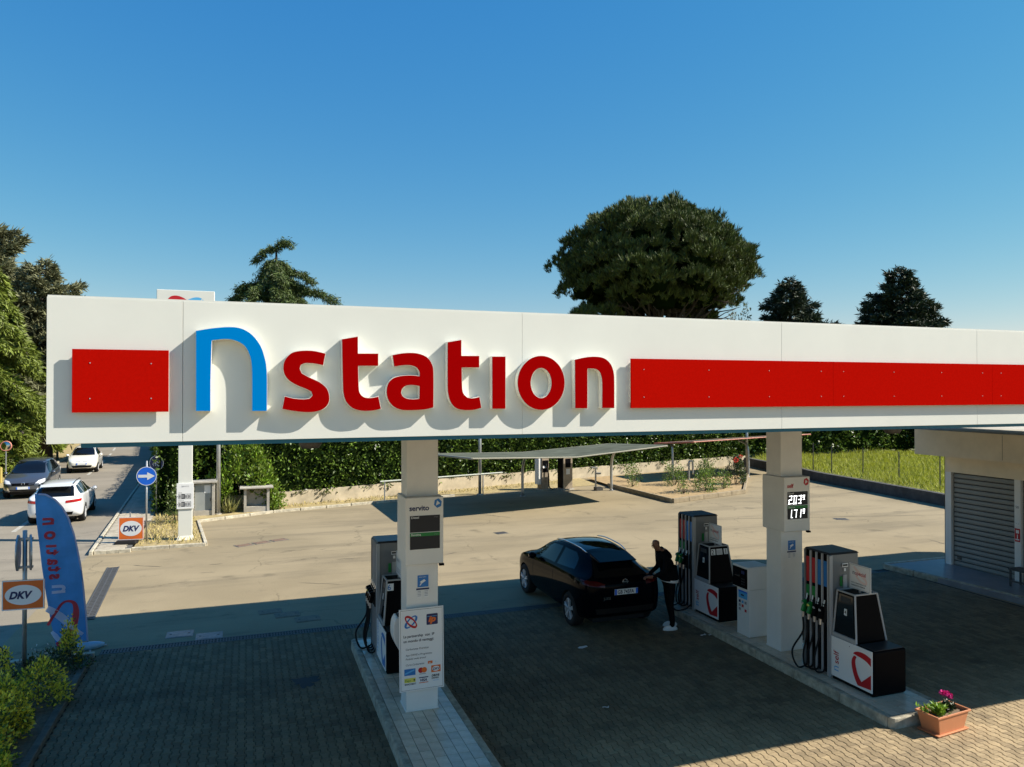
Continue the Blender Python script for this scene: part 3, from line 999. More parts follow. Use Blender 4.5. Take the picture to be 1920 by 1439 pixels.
def column(x0, y0, label, kind):
    t = thing('canopy_column', label, 'column', (x0, y0, .168), 0, 'white box columns under the canopy')
    W, D = .475, .40
    bx('shaft', 'white_col', t, 0, W, 0, D, 0, 4.33, bevel=.006, seg=2)
    MB().box(-.012, W + .012, -.012, D + .012, 0, .02).build('base_plate', 'white_col', t, bevel=.004)
    # sign box clad round the shaft
    z0, z1 = 2.18, 3.16
    sb = bx('price_sign', 'white_col', t, -.05, W + .045, -.15, D + .05, z0, z1, bevel=.012, seg=2)
    fn = frame_fn((-.05, -.152, z0), (1, 0, 0), (0, 0, 1))
    pw = W + .095
    blu = kind == 'servito'
    text(kind, .105 if blu else .10, sb, fn(.06 if blu else .065, .79), (1, 0, 0), (0, 0, 1), 'navy' if blu else 'red', bold=.0028)
    # turned-ribbon emblem
    cx, cy, r = pw - .085, .885, .062
    hexa = [(cx + r * math.cos(a), cy + r * 1.15 * math.sin(a)) for a in [R(20 + 60 * k) for k in range(6)]]
    flat(hexa, sb, fn, .002, 'blue' if blu else 'red', 'emblem', [[(cx - .03, cy - .035), (cx + .035, cy - .005), (cx - .012, cy + .04)]])
    for k, (nm, v0, hm) in enumerate((('Diesel', .475, 'ink'), ('Benzina', .225, 'green'))):
        p = flat(rect(.07, pw - .055, v0, v0 + .24), sb, fn, .002, 'ink', 'price_display')
        flat(rect(.07, pw - .055, v0 + .19, v0 + .24), p, fn, .004, hm, 'header')
        text(nm, .047, p, fn(.085, v0 + .2), (1, 0, 0), (0, 0, 1), 'paper', bold=.0005, d=.006)
        text('€/litro', .022, p, fn(pw - .14, v0 + .205), (1, 0, 0), (0, 0, 1), 'ink_soft', d=.006)
        if not blu:
            m = MB()
            f2 = lambda u, v: fn(u, v, .006)
            for ch, u in zip(('203', '171')[k], (.078, .185, .285)):
                seg7(m, ch, u + .01, v0 + .022, .150, .066, .0165, f2)
            seg7(m, '9', .40, v0 + .09, .082, .040, .011, f2)
            m.add([f2(.166, v0 + .022), f2(.182, v0 + .022), f2(.182, v0 + .038), f2(.166, v0 + .038)], [(0, 1, 2, 3)])
            m.build('price_digits', 'led', p, fix=False)
    bx('cable_clip', 'black', sb, pw - .11, pw - .04, -.16, -.11, z0 - .035, z0 - .005)
    # camera warning sticker with notice below
    fs = frame_fn((0, -.002, 0), (1, 0, 0), (0, 0, 1))
    u0 = .165 if blu else .155
    st = flat(rect(u0, u0 + .165, 1.815, 1.99), t, fs, .002, 'blue', 'camera_sticker')
    flat([(u0 + .035, 1.895), (u0 + .10, 1.93), (u0 + .125, 1.905), (u0 + .06, 1.865)], st, fs, .004, 'paper', 'camera_symbol')
    flat([(u0 + .03, 1.84), (u0 + .045, 1.84), (u0 + .065, 1.872), (u0 + .05, 1.876)], st, fs, .0042, 'paper', 'camera_bracket')
    text('AREA VIDEO', .02, st, fs(u0 + .018, 1.955), (1, 0, 0), (0, 0, 1), 'paper', d=.004)
    no = flat(rect(u0 - .02, u0 + .175, 1.775, 1.80), t, fs, .002, 'navy', 'notice_strip')
    for du in (-.005, .10):
        nn = flat(rect(u0 + du, u0 + du + .065, 1.66, 1.77), t, fs, .002, 'paper', 'notice')
        for j in range(4): flat(rect(u0 + du + .006, u0 + du + .056, 1.75 - j * .022, 1.757 - j * .022), nn, fs, .0035, 'ink_soft', 'print_line')
    return t
col1 = column(2.215, 10.87, 'white column with dark servito price sign and hanging white partnership board', 'servito')
col2 = column(9.11, 11.12, 'white column with lit self price sign showing 2.039 and 1.719', 'self')

# partnership board hung on the first column
BW, BH = .662, 1.20
bo = thing('notice_board', 'white partnership board with payment card marks on the servito column', 'board', (2.10, 10.78, .50))
bo.rotation_euler = (0, R(-.6), R(0))
bx('panel', 'paper', bo, 0, BW, 0, .012, 0, BH, bevel=.002)
MB().tube([(.16, .012, 1.02), (.16, .088, 1.02)], .012, 6).tube([(.5, .012, 1.02), (.5, .088, 1.02)], .012, 6).tube([(.16, .012, .2), (.16, .088, .2)], .012, 6).tube([(.5, .012, .2), (.5, .088, .2)], .012, 6).build('bracket', 'metal', bo)
fb = frame_fn((0, -.001, 0), (1, 0, 0), (0, 0, 1))
m = MB()
for a in (rect(.018, BW - .018, .018, .022), rect(.018, BW - .018, BH - .022, BH - .018), rect(.018, .022, .0225, BH - .0225), rect(BW - .022, BW - .018, .0225, BH - .0225)):
    m.prism(a, fb, .0012, None)
m.build('border_line', 'ink', bo, fix=False)
X1, Z1 = (1, 0, 0), (0, 0, 1)
# crossed ribbon emblem and the square badge
def loops(parent, fn, cx, cy, r, d, ma, mb_, asp=.42):
    for ang, mt, dd in ((45, ma, 0), (-45, mb_, .001)):
        m = MB()
        pts, ws = [], []
        for k in range(21):
            a = 2 * math.pi * k / 20
            x, y = r * math.cos(a), r * asp * math.sin(a)
            pts.append((cx + x * math.cos(R(ang)) - y * math.sin(R(ang)), cy + x * math.sin(R(ang)) + y * math.cos(R(ang))))
            ws.append(r * (.16 + .16 * (math.cos(a + .6) ** 2)))
        ribbon_quads(m, pts, ws, fn, d + dd, 3)
        m.build('ribbon_loop', mt, parent, fix=False)
loops(bo, fb, .175, 1.01, .105, .002, 'blue', 'red')
bd = flat([(.405, .95), (.415, .94), (.565, .94), (.575, .95), (.575, 1.09), (.565, 1.10), (.415, 1.10), (.405, 1.09)], bo, fb, .002, 'navy', 'badge')
text('ip', .12, bd, fb(.432, .985), X1, Z1, 'orange', bold=.006, d=.004, shear=.25, sx=1.2)
flat(rect(.415, .565, 1.06, 1.066), bd, fb, .004, 'lblue', 'highlight_line')
text('La partnership  con  IP', .054, bo, fb(.06, .785), X1, Z1, 'ink', bold=.0008, sx=.93)
text('un mondo di vantaggi:', .054, bo, fb(.06, .715), X1, Z1, 'ink', bold=.0008, sx=.95)
text('Carburante Premium', .040, bo, fb(.09, .60), X1, Z1, 'ink', shear=.2)
text('App DRIVE e Programma', .038, bo, fb(.09, .515), X1, Z1, 'ink', shear=.2)
text('Fedeltà multi brand', .038, bo, fb(.09, .46), X1, Z1, 'ink', shear=.2)
text('Carta Carburante', .038, bo, fb(.09, .375), X1, Z1, 'ink', shear=.2)
ch = flat(rect(.42, .49, .37, .41), bo, fb, .002, 'orange', 'small_badge')
text('ip', .034, ch, fb(.435, .378), X1, Z1, 'paper', d=.004, shear=.2)
text('?...', .032, bo, fb(.53, .378), X1, Z1, 'lblue')
def card(u, v, w, h, mat, name='card_mark'):
    return flat(rect(u, u + w, v, v + h), bo, fb, .002, mat, name)
k = card(.07, .235, .165, .095, 'blue')
flat([(.08, .25), (.22, .30), (.22, .32), (.08, .275)], k, fb, .004, 'lblue', 'card_sweep')
k = flat(circ(.315, .29, .04, .04, 20), bo, fb, .002, 'red', 'card_mark')
flat(circ(.365, .29, .04, .04, 20), k, fb, .004, 'orange', 'card_disc')
flat(rect(.29, .39, .232, .24), k, fb, .003, 'ink_soft', 'card_caption')
k = card(.47, .238, .14, .10, 'orange')
flat(circ(.54, .288, .056, .037, 24), k, fb, .004, 'paper', 'oval')
text('DKV', .048, k, fb(.492, .271), X1, Z1, 'navy', bold=.0015, d=.006, shear=.2)
k = card(.07, .13, .165, .065, 'yellow')
text('Pago', .045, k, fb(.08, .147), X1, Z1, 'green', d=.004)
flat([(.20, .163), (.215, .18), (.23, .163), (.215, .146)], k, fb, .004, 'ink', 'diamond')
text('BANCOMAT', .033, bo, fb(.075, .095), X1, Z1, 'ink', bold=.0008, sx=.9)
k = card(.285, .175, .14, .014, 'navy')
text('VISA', .052, k, fb(.296, .126), X1, Z1, 'navy', bold=.0015, d=.002, shear=.2, sx=1.05)
flat(rect(.285, .425, .102, .112), k, fb, .002, 'orange', 'card_stripe')
text('DRIVE', .042, bo, fb(.475, .175), X1, Z1, 'ink', bold=.002, shear=.1)
text('DRIVEN', .030, bo, fb(.475, .142), X1, Z1, 'ink', bold=.001)
text('fuel cards', .022, bo, fb(.495, .112), X1, Z1, 'lblue')
# glove dispenser on the column's left side
gd = thing('glove_dispenser', 'rounded white glove dispenser on the left of the servito column', 'dispenser', (2.215, 11.05, 1.02))
prof = [(0, .0), (-.05, .0), (-.10, .06), (-.165, .20), (-.18, .32), (-.165, .45), (-.13, .52), (0, .54)]
MB().prism(smooth_loop(prof, 3), lambda u, v, d: (u - .002, d, v), -.13, .13).build('shell', 'white_col', gd, bevel=.008, seg=2)
bx('slot', 'joint', gd, -.11, -.05, -.09, .09, .528, .536)
# ================================================================== FUEL PUMPS
LOGO_TOP = [(.557, .78), (.59, .83), (.69, .88), (.836, .885), (.977, .83), (.977, .64), (.87, .715), (.754, .752), (.656, .765), (.60, .775)]
LOGO_LOW = [(.574, .735), (.53, .64), (.518, .51), (.55, .33), (.607, .16), (.666, .05), (.977, .08), (.977, .435), (.754, .17), (.672, .31), (.62, .50), (.61, .63), (.64, .72), (.61, .745)]
def nozzle(parent, x, y, z, mat, hose, ring):
    """holstered fuel nozzle: body, spout up into the boot, swivel and hanging hose"""
    o = MB().bar((x - .05, y, z), (x - .10, y, z - .15), .055, .07).bar((x - .03, y, z + .03), (x - .11, y, z + .0), .05, .06).build('nozzle', mat, parent, bevel=.012, seg=2)
    MB().tube([(x - .03, y, z + .02), (x + .0, y - .0, z + .15)], .013, 6).build('spout', 'steel', o)
    MB().lathe([(0, -.118), (.02, -.118), (.024, -.10)], 12, (x, y, z + .0), 'x').build('disc', ring, o)
    MB().tube([(x - .095, y, z - .15), (x - .10, y, z - .24)], .022, 8).build('swivel', 'steel', o)
    MB().tube(hose, .0155, 8).build('hose', 'black_matte', o, smooth=True)
    return o
def curve_pts(pts, sub=6):
    P = [Vector(p) for p in pts]
    out = []
    for i in range(len(P) - 1):
        p0 = P[i - 1] if i else P[0] * 2 - P[1]
        p1, p2 = P[i], P[i + 1]
        p3 = P[i + 2] if i + 2 < len(P) else P[-1] * 2 - P[-2]
        for k in range(sub):
            t = k / sub
            out.append(.5 * ((2 * p1) + (p2 - p0) * t + (2 * p0 - 5 * p1 + 4 * p2 - p3) * t * t + (3 * p1 - p0 - 3 * p2 + p3) * t ** 3))
    return out + [P[-1]]
def pump(x, y, label, word, acc, side_no, top_no, special=True, lift=False):
    t = thing('fuel_pump', label, 'fuel pump', (x, y, .17), 0, 'fuel pumps on the islands')
    # hose tower, slightly tapered, its left face with four bays
    tw = MB().hexa([(.03, -.60, 0), (.66, -.60, 0), (.66, 0, 0), (.03, 0, 0)], [(.03, -.585, 2.0), (.60, -.585, 2.0), (.60, -.015, 2.0), (.03, -.015, 2.0)]).build('hose_tower', 'grey', t, bevel=.008, seg=2)
    MB().hexa([(.0, -.60, 2.002), (.61, -.60, 2.002), (.61, -.0, 2.002), (.0, -.0, 2.002)], [(.02, -.575, 2.03), (.58, -.575, 2.03), (.58, -.02, 2.03), (.02, -.02, 2.03)]).build('cap', 'dgrey', tw)
    for k in range(4):
        yb = -.075 - k * .135
        bx('hose_bay', 'black', tw, .018, .029, yb - .045, yb + .045, .05, 1.995)
        bx('grade_label', 'red' if k < 2 else 'blue', tw, .008, .017, yb - .036, yb + .036, 1.46, 1.88)
        text(['nspecial', 'nspecial', 'diesel', 'diesel'][k], .05, tw, (.007, yb + .016, 1.54), (0, 0, 1), (0, 1, 0), 'paper', d=.001) if False else None
        if k < 2: bx('grade_label', 'green', tw, .008, .017, yb - .036, yb + .036, 1.22, 1.40)
        bx('boot', 'black_matte', tw, -.03, .017, yb - .04, yb + .04, .86, 1.18, bevel=.01)
    for k in range(5):
        yr = -.0075 - k * .135 - (.0 if k else 0)
        bx('rib', 'grey_light' if k else 'grey', tw, -.012, .0285, yr - .021, yr + .007, .01, 1.998, bevel=.004)
    bx('front_rib', 'grey_light', tw, -.012, .05, -.612, -.5865, .01, 1.998, bevel=.004)
    # labels on the tower face towards the road
    ff = frame_fn((0, -.602, 0), X1, Z1)
    pl = flat(rect(.25, .37, 1.79, 1.85), tw, ff, .004, 'paper', 'maker_plate')
    flat(rect(.262, .358, 1.805, 1.835), pl, ff, .006, 'ink', 'plate_print')
    for (a, b, cc, dd, mt) in ((.285, .325, 1.72, 1.77, 'paper'), (.265, .345, 1.25, 1.66, 'grey_light'), (.20, .25, 1.48, 1.64, 'green')):
        flat(rect(a, b, cc, dd), tw, ff, .004, mt, 'notice')
    # nozzles and hoses
    for k in range(4):
        yb = -.075 - k * .135
        z = 1.10 - k * .005
        q = (-.06, .02, .05, .03)[k]
        hose = curve_pts([(-.10, yb, z - .24), (-.115, yb + q * .3, .62), (-.13 - (.16 if k == 0 else .04), yb + q + (.10 if k == 0 else .02), .30), (-.12 - (.1 if k == 0 else 0), yb + q + .05, .06 if k else .03), (-.04, yb + q * .3, .05), (.02, yb, .14)])
        if lift and k == 3: continue
        nozzle(tw, 0, yb, z, 'green' if k < 2 and acc == 'red' else 'black', hose, ('grey_light', 'yellow', 'grey_light', 'grey_light')[k])
    # pedestal with printed side panel
    pe = bx('pedestal', 'black', t, .012, .66, -1.50, -.622, .015, .70, bevel=.03, seg=3)
    bx('plinth', 'black_matte', pe, .03, .64, -1.46, -.622, 0, .014)
    sp = bx('side_panel', 'paper', t, -.004, .010, -1.475, -.625, .06, .70, bevel=.003)
    fp_ = frame_fn((-.005, -.625, .06), (0, -1, 0), Z1)
    PW, PH = .85, .64
    sc = lambda L: [(u * PW, v * PH) for u, v in L]
    flat(smooth_loop(sc(LOGO_TOP), 4, 45), sp, fp_, .002, acc, 'ribbon_mark')
    flat(smooth_loop(sc(LOGO_LOW), 4, 45), sp, fp_, .0024, acc, 'ribbon_mark')
    tn = text('n', .21, sp, fp_(.165, .09), (0, 0, 1), (0, 1, 0), 'lblue', bold=.0, d=.002, sx=.95)
    text(word, .155, sp, fp_(.165, .215), (0, 0, 1), (0, 1, 0), acc, bold=.0015, d=.002, sx=.98)
    flat(circ(.40, .585, .008, .008, 10), sp, fp_, .003, 'ink', 'lock')
    # display head: tapering cabinet in a light frame
    lo = [(.03, -1.13, .705), (.64, -1.13, .705), (.64, -.63, .705), (.03, -.63, .705)]
    hi = [(.10, -1.03, 1.44), (.55, -1.03, 1.44), (.55, -.655, 1.44), (.10, -.655, 1.44)]
    hd = MB().hexa(lo, hi).build('display_head', 'black', t, bevel=.02, seg=2)
    m = MB()
    for a, b in zip(lo, hi): m.bar(Vector(a) + Vector((0, 0, .0)), Vector(b) + Vector((0, 0, .01)), .028, .028)
    for i in range(4):
        m.bar(Vector(hi[i]) + Vector((0, 0, .004)), Vector(hi[(i + 1) % 4]) + Vector((0, 0, .004)), .03, .026)
    m.bar(Vector(lo[0]) + Vector((-.005, 0, .03)), Vector(lo[3]) + Vector((-.005, 0, .03)), .03, .07)
    m.build('frame', 'grey_light', hd, bevel=.006)
    # left display glass, read-out and number
    def lf(u, v, d=0.):   # u 0..1 towards the camera, v 0..1 up the left face
        a = Vector(lo[3]).lerp(Vector(lo[0]), u); b = Vector(hi[3]).lerp(Vector(hi[0]), u)
        return a.lerp(b, v) + Vector((-1, 0, .1)).normalized() * d
    gl = MB().add([lf(.08, .10, .006), lf(.92, .10, .006), lf(.90, .95, .006), lf(.10, .95, .006)], [(0, 1, 2, 3)]).build('display_glass', 'dark_glass', hd, fix=False)
    MB().add([lf(.22, .80, .009), lf(.78, .80, .009), lf(.76, .91, .009), lf(.24, .91, .009)], [(0, 1, 2, 3)]).build('read_out', 'dgrey', gl, fix=False)
    nb = MB().add([lf(.46, .52, .010), lf(.60, .52, .010), lf(.60, .66, .010), lf(.46, .66, .010)], [(0, 1, 2, 3)]).build('number_sticker', 'paper', gl, fix=False)
    p = lf(.48, .55, .012)
    text(side_no, .085, nb, p, (lf(.7, .55) - lf(.5, .55)), (lf(.5, .7) - lf(.5, .5)), 'ink', bold=.001, d=.001)
    # front face stickers
    def ffc(u, v, d=0.):
        a = Vector(lo[0]).lerp(Vector(lo[1]), u); b = Vector(hi[0]).lerp(Vector(hi[1]), u)
        return a.lerp(b, v) + Vector((0, -1, .13)).normalized() * d
    for s, u0, u1, mt in top_no:
        st = MB().add([ffc(u0, .77, .004), ffc(u1, .77, .004), ffc(u1, .93, .004), ffc(u0, .93, .004)], [(0, 1, 2, 3)]).build('number_sticker', 'paper', hd, fix=False)
        if s: text(s, .13, st, ffc(u0 + .02, .79, .006), X1, ffc(.5, 1) - ffc(.5, 0), mt, bold=.001, d=.001)
        else:
            for q in range(4): MB().add([ffc(u0 + .02, .79 + q * .033, .006), ffc(u1 - .02, .79 + q * .033, .006), ffc(u1 - .02, .805 + q * .033, .006), ffc(u0 + .02, .805 + q * .033, .006)], [(0, 1, 2, 3)]).build('print_line', 'ink_soft', st, fix=False)
    bx('ledge', 'dgrey', pe, .05, .63, -1.47, -1.15, .701, .708)
    if special:
        a = bx('topper_sign', 'paper', t, .325, .335, -1.13, -.68, 1.475, 1.88, bevel=.002)
        MB().tube([(.33, -.9, 1.44), (.33, -.9, 1.48)], .02, 8).build('clip', 'steel', a)
        fs_ = frame_fn((.324, -.68, 1.475), (0, -1, 0), Z1)
        m = MB()
        for e in (rect(.012, .438, .012, .017), rect(.012, .438, .388, .393), rect(.012, .017, .0175, .3875), rect(.433, .438, .0175, .3875)): m.prism(e, fs_, .001, None)
        m.build('border_line', 'ink_soft', a, fix=False)
        if special == 'red':
            MAT.setdefault('pale', M('pale_ribbon_print', (.80, .62, .56), .6))
            m = MB()
            ribbon_quads(m, [(.10, .36), (.2, .28), (.33, .2), (.36, .13), (.25, .14), (.14, .22)], [.03, .06, .05, .03, .04, .03], fs_, .0012)
            m.build('pale_ribbon', 'pale', a, fix=False)
            text('n', .105, a, fs_(.07, .235), (0, -1, 0), Z1, 'navy', d=.003)
            text('special', .088, a, fs_(.128, .235), (0, -1, 0), Z1, 'red', d=.003, bold=.0008, sx=.96)
            text('TUTTI I VANTAGGI DI UN', .027, a, fs_(.04, .09), (0, -1, 0), Z1, 'ink', d=.003, bold=.0004)
            text('CARBURANTE PREMIUM', .027, a, fs_(.04, .05), (0, -1, 0), Z1, 'ink', d=.003, bold=.0004)
        else:
            text('special', .08, a, fs_(.10, .25), (0, -1, 0), Z1, 'ink_soft', d=.003)
            for q in range(3): flat(rect(.05, .40, .06 + q * .03, .068 + q * .03), a, fs_, .0015, 'ink_soft', 'print_line')
    return t
pump(9.05, 10.45, 'grey and black nself pump with nspecial topper beside the flower pot', 'self', 'red', '4', [], 'red')
pump(9.02, 14.38, 'grey and black nself pump behind the white payment terminal, near the man', 'self', 'red', '1', [('2', .08, .30, 'ink'), ('', .36, .66, 'ink'), ('1', .74, .94, 'ink')], 'red', lift=True)
pump(2.18, 13.88, 'dark pump numbered six partly hidden behind the servito column', 'servito', 'blue', '', [('6', .02, .26, 'blue')], 'grey')

# ================================================================== PAYMENT TERMINAL
pt = thing('payment_terminal', 'white payment terminal with black screen side between pump and self column', 'terminal', (9.03, 11.92, .17))
bx('cabinet', 'white_col', pt, 0, .46, 0, .38, 0, .90, bevel=.008, seg=2)
hd = bx('head', 'white_col', pt, -.045, .48, -.02, .46, .905, 1.34, bevel=.012, seg=2)
bx('screen_panel', 'black', hd, -.052, -.046, -.005, .445, .92, 1.30, bevel=.003)
fm = frame_fn((-.053, .445, .92), (0, -1, 0), Z1)
flat(rect(.05, .22, .20, .34), hd, fm, .003, 'dark_glass', 'screen')
flat(rect(.27, .37, .27, .33), hd, fm, .003, 'navy', 'card_slot')
for i in range(3):
    for j in range(3): flat(rect(.27 + i * .04, .295 + i * .04, .06 + j * .05, .09 + j * .05), hd, fm, .003, 'dgrey', 'key')
fm = frame_fn((-.002, .38, .0), (0, -1, 0), Z1)
k = flat(rect(.05, .32, .70, .85), pt, fm, .002, 'lblue', 'card_sticker')
flat(rect(.05, .32, .82, .85), k, fm, .004, 'sblue', 'sticker_band')
flat(rect(.13, .22, .75, .78), k, fm, .004, 'ink', 'card_symbol')
for i in range(3):
    for j in range(3):
        flat(rect(.06 + i * .09, .12 + i * .09, .46 + j * .075, .51 + j * .075), pt, fm, .002, ('ink_soft', 'paper', 'red', 'ink_soft', 'red', 'paper', 'navy', 'lblue', 'ink_soft')[i + j * 3], 'card_mark')

# ================================================================== FLOWER POT
fpot = thing('flower_pot', 'rectangular terracotta planter on a saucer at the sunlit island end', 'planter', (9.43, 8.07, .018), R(6))
w, d, h = .335, .17, .30
lo = lambda k, z: [(-w * k, -d * k, z), (w * k, -d * k, z), (w * k, d * k, z), (-w * k, d * k, z)]
mb = MB()
rings = [lo(.80, .03), lo(.98, h - .03), lo(1.08, h - .03), lo(1.08, h), lo(.98, h), lo(.95, h - .06)]
for r in rings: mb.v += r
for i in range(5):
    for j in range(4): mb.f.append([i * 4 + j, i * 4 + (j + 1) % 4, (i + 1) * 4 + (j + 1) % 4, (i + 1) * 4 + j])
mb.f += [[3, 2, 1, 0], [20, 21, 22, 23]]
po = mb.build('pot', 'terracotta', fpot, bevel=.012, seg=3)
bx('soil', 'soil', fpot, -w * .94, w * .94, -d * .94, d * .94, h - .06, h - .045)
MB().hexa(lo(.92, .0), lo(1.02, .035)).build('saucer', 'terracotta', fpot, bevel=.01, seg=2)
def plant_in_pot(cx, cy, n, mat, name, up=1.2, s=.05):
    P = np.c_[rng.normal(cx, .045, n), rng.normal(cy, .04, n), rng.uniform(h - .05, h + .06, n)]
    D = np.c_[rng.normal(0, 1, n), rng.normal(0, 1, n), np.full(n, up)]
    o = leaves(name, P, D, rng.uniform(s, s * 1.8, n), rng.uniform(.02, .04, n), mat, fpot)
plant_in_pot(-.14, -.02, 260, 'leaf_fresh', 'leafy_plant')
plant_in_pot(-.30, .05, 30, 'leaf_fresh', 'leafy_plant', 2.5)
plant_in_pot(.10, .0, 220, 'leaf_dark', 'leafy_plant', .7, .045)
P, D = [], []
for cx, cy, cz in ((.16, .08, .47), (.21, .07, .45), (.11, .09, .48), (.24, .05, .42), (.19, .11, .44)):
    dd = on_sphere(40)
    P += list(np.array([cx, cy, cz]) + dd * .018); D += list(dd)
leaves('flower_head', P, D, .028, .026, 'geranium', fpot)
MB().tube([(.14, .05, .26), (.16, .08, .46)], .004, 5).tube([(.16, .03, .26), (.21, .07, .44)], .004, 5).tube([(.12, .05, .26), (.11, .09, .47)], .004, 5).build('flower_stalk', 'stem', fpot)

# ================================================================== STATION BUILDING AT THE RIGHT
plat = thing('building_platform', 'raised tiled platform with stained kerb below the roller shutters', 'platform', (17.2, 11, 0), kind='structure')
MB().prism([(-.76, 4.85), (-.66, 4.9), (6, 4.9), (6, -7), (-.05, -7)], lambda u, v, d: (u, v, d), 0, .13).build('slab', 'platform', plat)
pts = [(-.76, 4.85), (-.4, 1.3), (-.05, -2.4), (.3, -6.9)]
for a, b in zip(pts, pts[1:]):
    a, b = Vector((*a, .075)), Vector((*b, .075))
    n = 4
    for i in range(n):
        MB().bar(a + (b - a) * (i / n + .003), a + (b - a) * ((i + 1) / n - .003), .13, .15).build('kerb_stone', 'kerb', plat, bevel=.015, seg=2)
for i in range(5):
    MB().bar((-.74 + i * 1.2, 4.9, .075), (-.74 + i * 1.2 + 1.19, 4.9, .075), .12, .15).build('kerb_stone', 'kerb', plat, bevel=.015)
bld = thing('station_building', 'cream flat-roofed station building with grey roller shutters', 'building', (18.1, 15.4, .13))
bx('wall', 'plaster', bld, .14, 4.8, -9, -.02, 0, 3.1)
bx('back_wall', 'plaster', bld, .0, 4.8, -.018, 0.0, 0, 3.1)
def shutter(y0, y1):
    s = bx('roller_shutter', 'joint', bld, .10, .13, y0, y1, 0.0, 2.52)
    me = None
    n = 19
    hh = 2.5 / n
    for k in range(n):
        if me is None:
            m = MB()
            pr = [(.10, .004), (.078, .015), (.070, .05), (.078, hh - .022), (.10, hh - .012)]
            m.prism(pr, lambda u, v, d: (u, d, v), y1 - .02, y0 + .02)
            ob = m.build('slat', 'shutter', s)
            me = ob
        else:
            ob = me.copy(); COL.objects.link(ob)
            ob.location.z = k * hh
    bx('guide_rail', 'metal', s, .05, .135, y0 - .0, y0 + .02, 0, 2.51)
    bx('lock', 'iron', s, .055, .069, y1 - .25, y1 - .13, .18, .26)
shutter(-1.98, -.20)
shutter(-4.1, -2.14)
shutter(-6.3, -4.26)
for y0, y1 in ((-.20, 0.0), (-2.14, -1.98), (-4.26, -4.1), (-9, -6.3)):
    bx('pilaster', 'plaster' if y1 < -6 else 'white_col', bld, 0, .139, y0, y1 - .001, 0, 2.52)
bx('lintel', 'plaster', bld, .0, .139, -9, -.001, 2.521, 3.1)
roof = bx('roof_slab', 'plaster', bld, -.9, 5.2, -9.4, .16, 3.02, 3.69)
bx('roof_top', 'concrete', roof, -.86, 5.16, -9.36, .12, 3.691, 3.70)
bx('panel_joint', 'joint', roof, -.902, -.8995, -2.36, -2.352, 3.06, 3.66)
fw = frame_fn((-.002, -1.98, 0), (0, -1, 0), Z1)
k = flat(rect(.02, .14, 1.78, 1.92), bld, fw, .002, 'paper', 'number_plate')
text('50', .09, k, fw(.03, 1.81), (0, -1, 0), Z1, 'ink', d=.003)
k = flat(rect(.03, .13, 1.38, 1.50), bld, fw, .002, 'paper', 'notice')
text('+ 2', .06, k, fw(.035, 1.41), (0, -1, 0), Z1, 'ink_soft', d=.003)
k = flat(rect(.01, .15, .98, 1.31), bld, fw, .002, 'red', 'fire_notice')
flat(rect(.04, .12, 1.19, 1.27), k, fw, .004, 'paper', 'symbol')
flat(rect(.03, .13, 1.02, 1.05), k, fw, .004, 'paper', 'print_line')
flat(rect(.07, .09, 1.06, 1.16), k, fw, .004, 'paper', 'print_line')
bench = thing('metal_bench', 'small dark metal bench on the platform at the right edge', 'bench', (17.45, 12.6, .13))
bx('seat', 'iron', bench, -.02, .38, -.9, .5, .40, .44, bevel=.008)
for x in (.0, .34):
    for y in (-.84, .44):
        bx('leg', 'iron', bench, x, x + .035, y, y + .035, 0, .40)
MB().box(.0, .03, -.8, .44, .12, .15).build('stretcher', 'iron', bench)
# ================================================================== ROADSIDE SIGNS, TOTEM, BANNER
tot = thing('price_totem', 'tall white price totem with two flip-digit rows and emblem top', 'sign', (-1.86, 26.3, .07))
bx('pole', 'white', tot, -.205, .205, -.11, .11, .09, 6.2, bevel=.006)
MB().hexa([(-.25, -.16, 0), (.25, -.16, 0), (.25, .16, 0), (-.25, .16, 0)], [(-.205, -.112, .13), (.205, -.112, .13), (.205, .112, .13), (-.205, .112, .13)]).build('foot', 'white', tot)
hp = bx('head_panel', 'white', tot, -.855, .86, -.14, .14, 6.15, 8.03, bevel=.015, seg=2)
ft = frame_fn((0, -.142, 6.15), X1, Z1)
loops(hp, ft, 0, 1.12, .62, .003, 'lblue', 'red', .46)
text('nstation', .33, hp, ft(-.62, .12), X1, Z1, 'blue', d=.003)
pb = bx('price_board', 'paper', tot, -.25, .25, -.145, -.113, 1.0, 1.82, bevel=.004)
fb2 = frame_fn((-.25, -.146, 1.0), X1, Z1)
text('SERVITO', .06, pb, fb2(.14, .70), X1, Z1, 'ink_soft', d=.002)
for r, v in enumerate((.32, .07)):
    p = flat(rect(.055, .425, v, v + .16), pb, fb2, .002, 'ink', 'digit_row')
    for k, s in enumerate('8188'):
        q = flat(rect(.062 + k * .09, .062 + k * .09 + .078, v + .01, v + .15), p, fb2, .004, 'paper' if k in (0, 2, 3) else 'ink', 'digit_flap')
        text(s, .15, q, fb2(.066 + k * .09, v + .027), X1, Z1, 'ink' if k in (0, 2, 3) else 'paper', d=.006, bold=.002, sx=.82)
    text(('DIESEL', 'BENZINA')[r], .04, pb, fb2(.05, v + .185), X1, Z1, 'ink_soft', d=.002)
    flat(circ(.025, v + .08, .012, .012, 10), pb, fb2, .003, 'ink', 'dot')

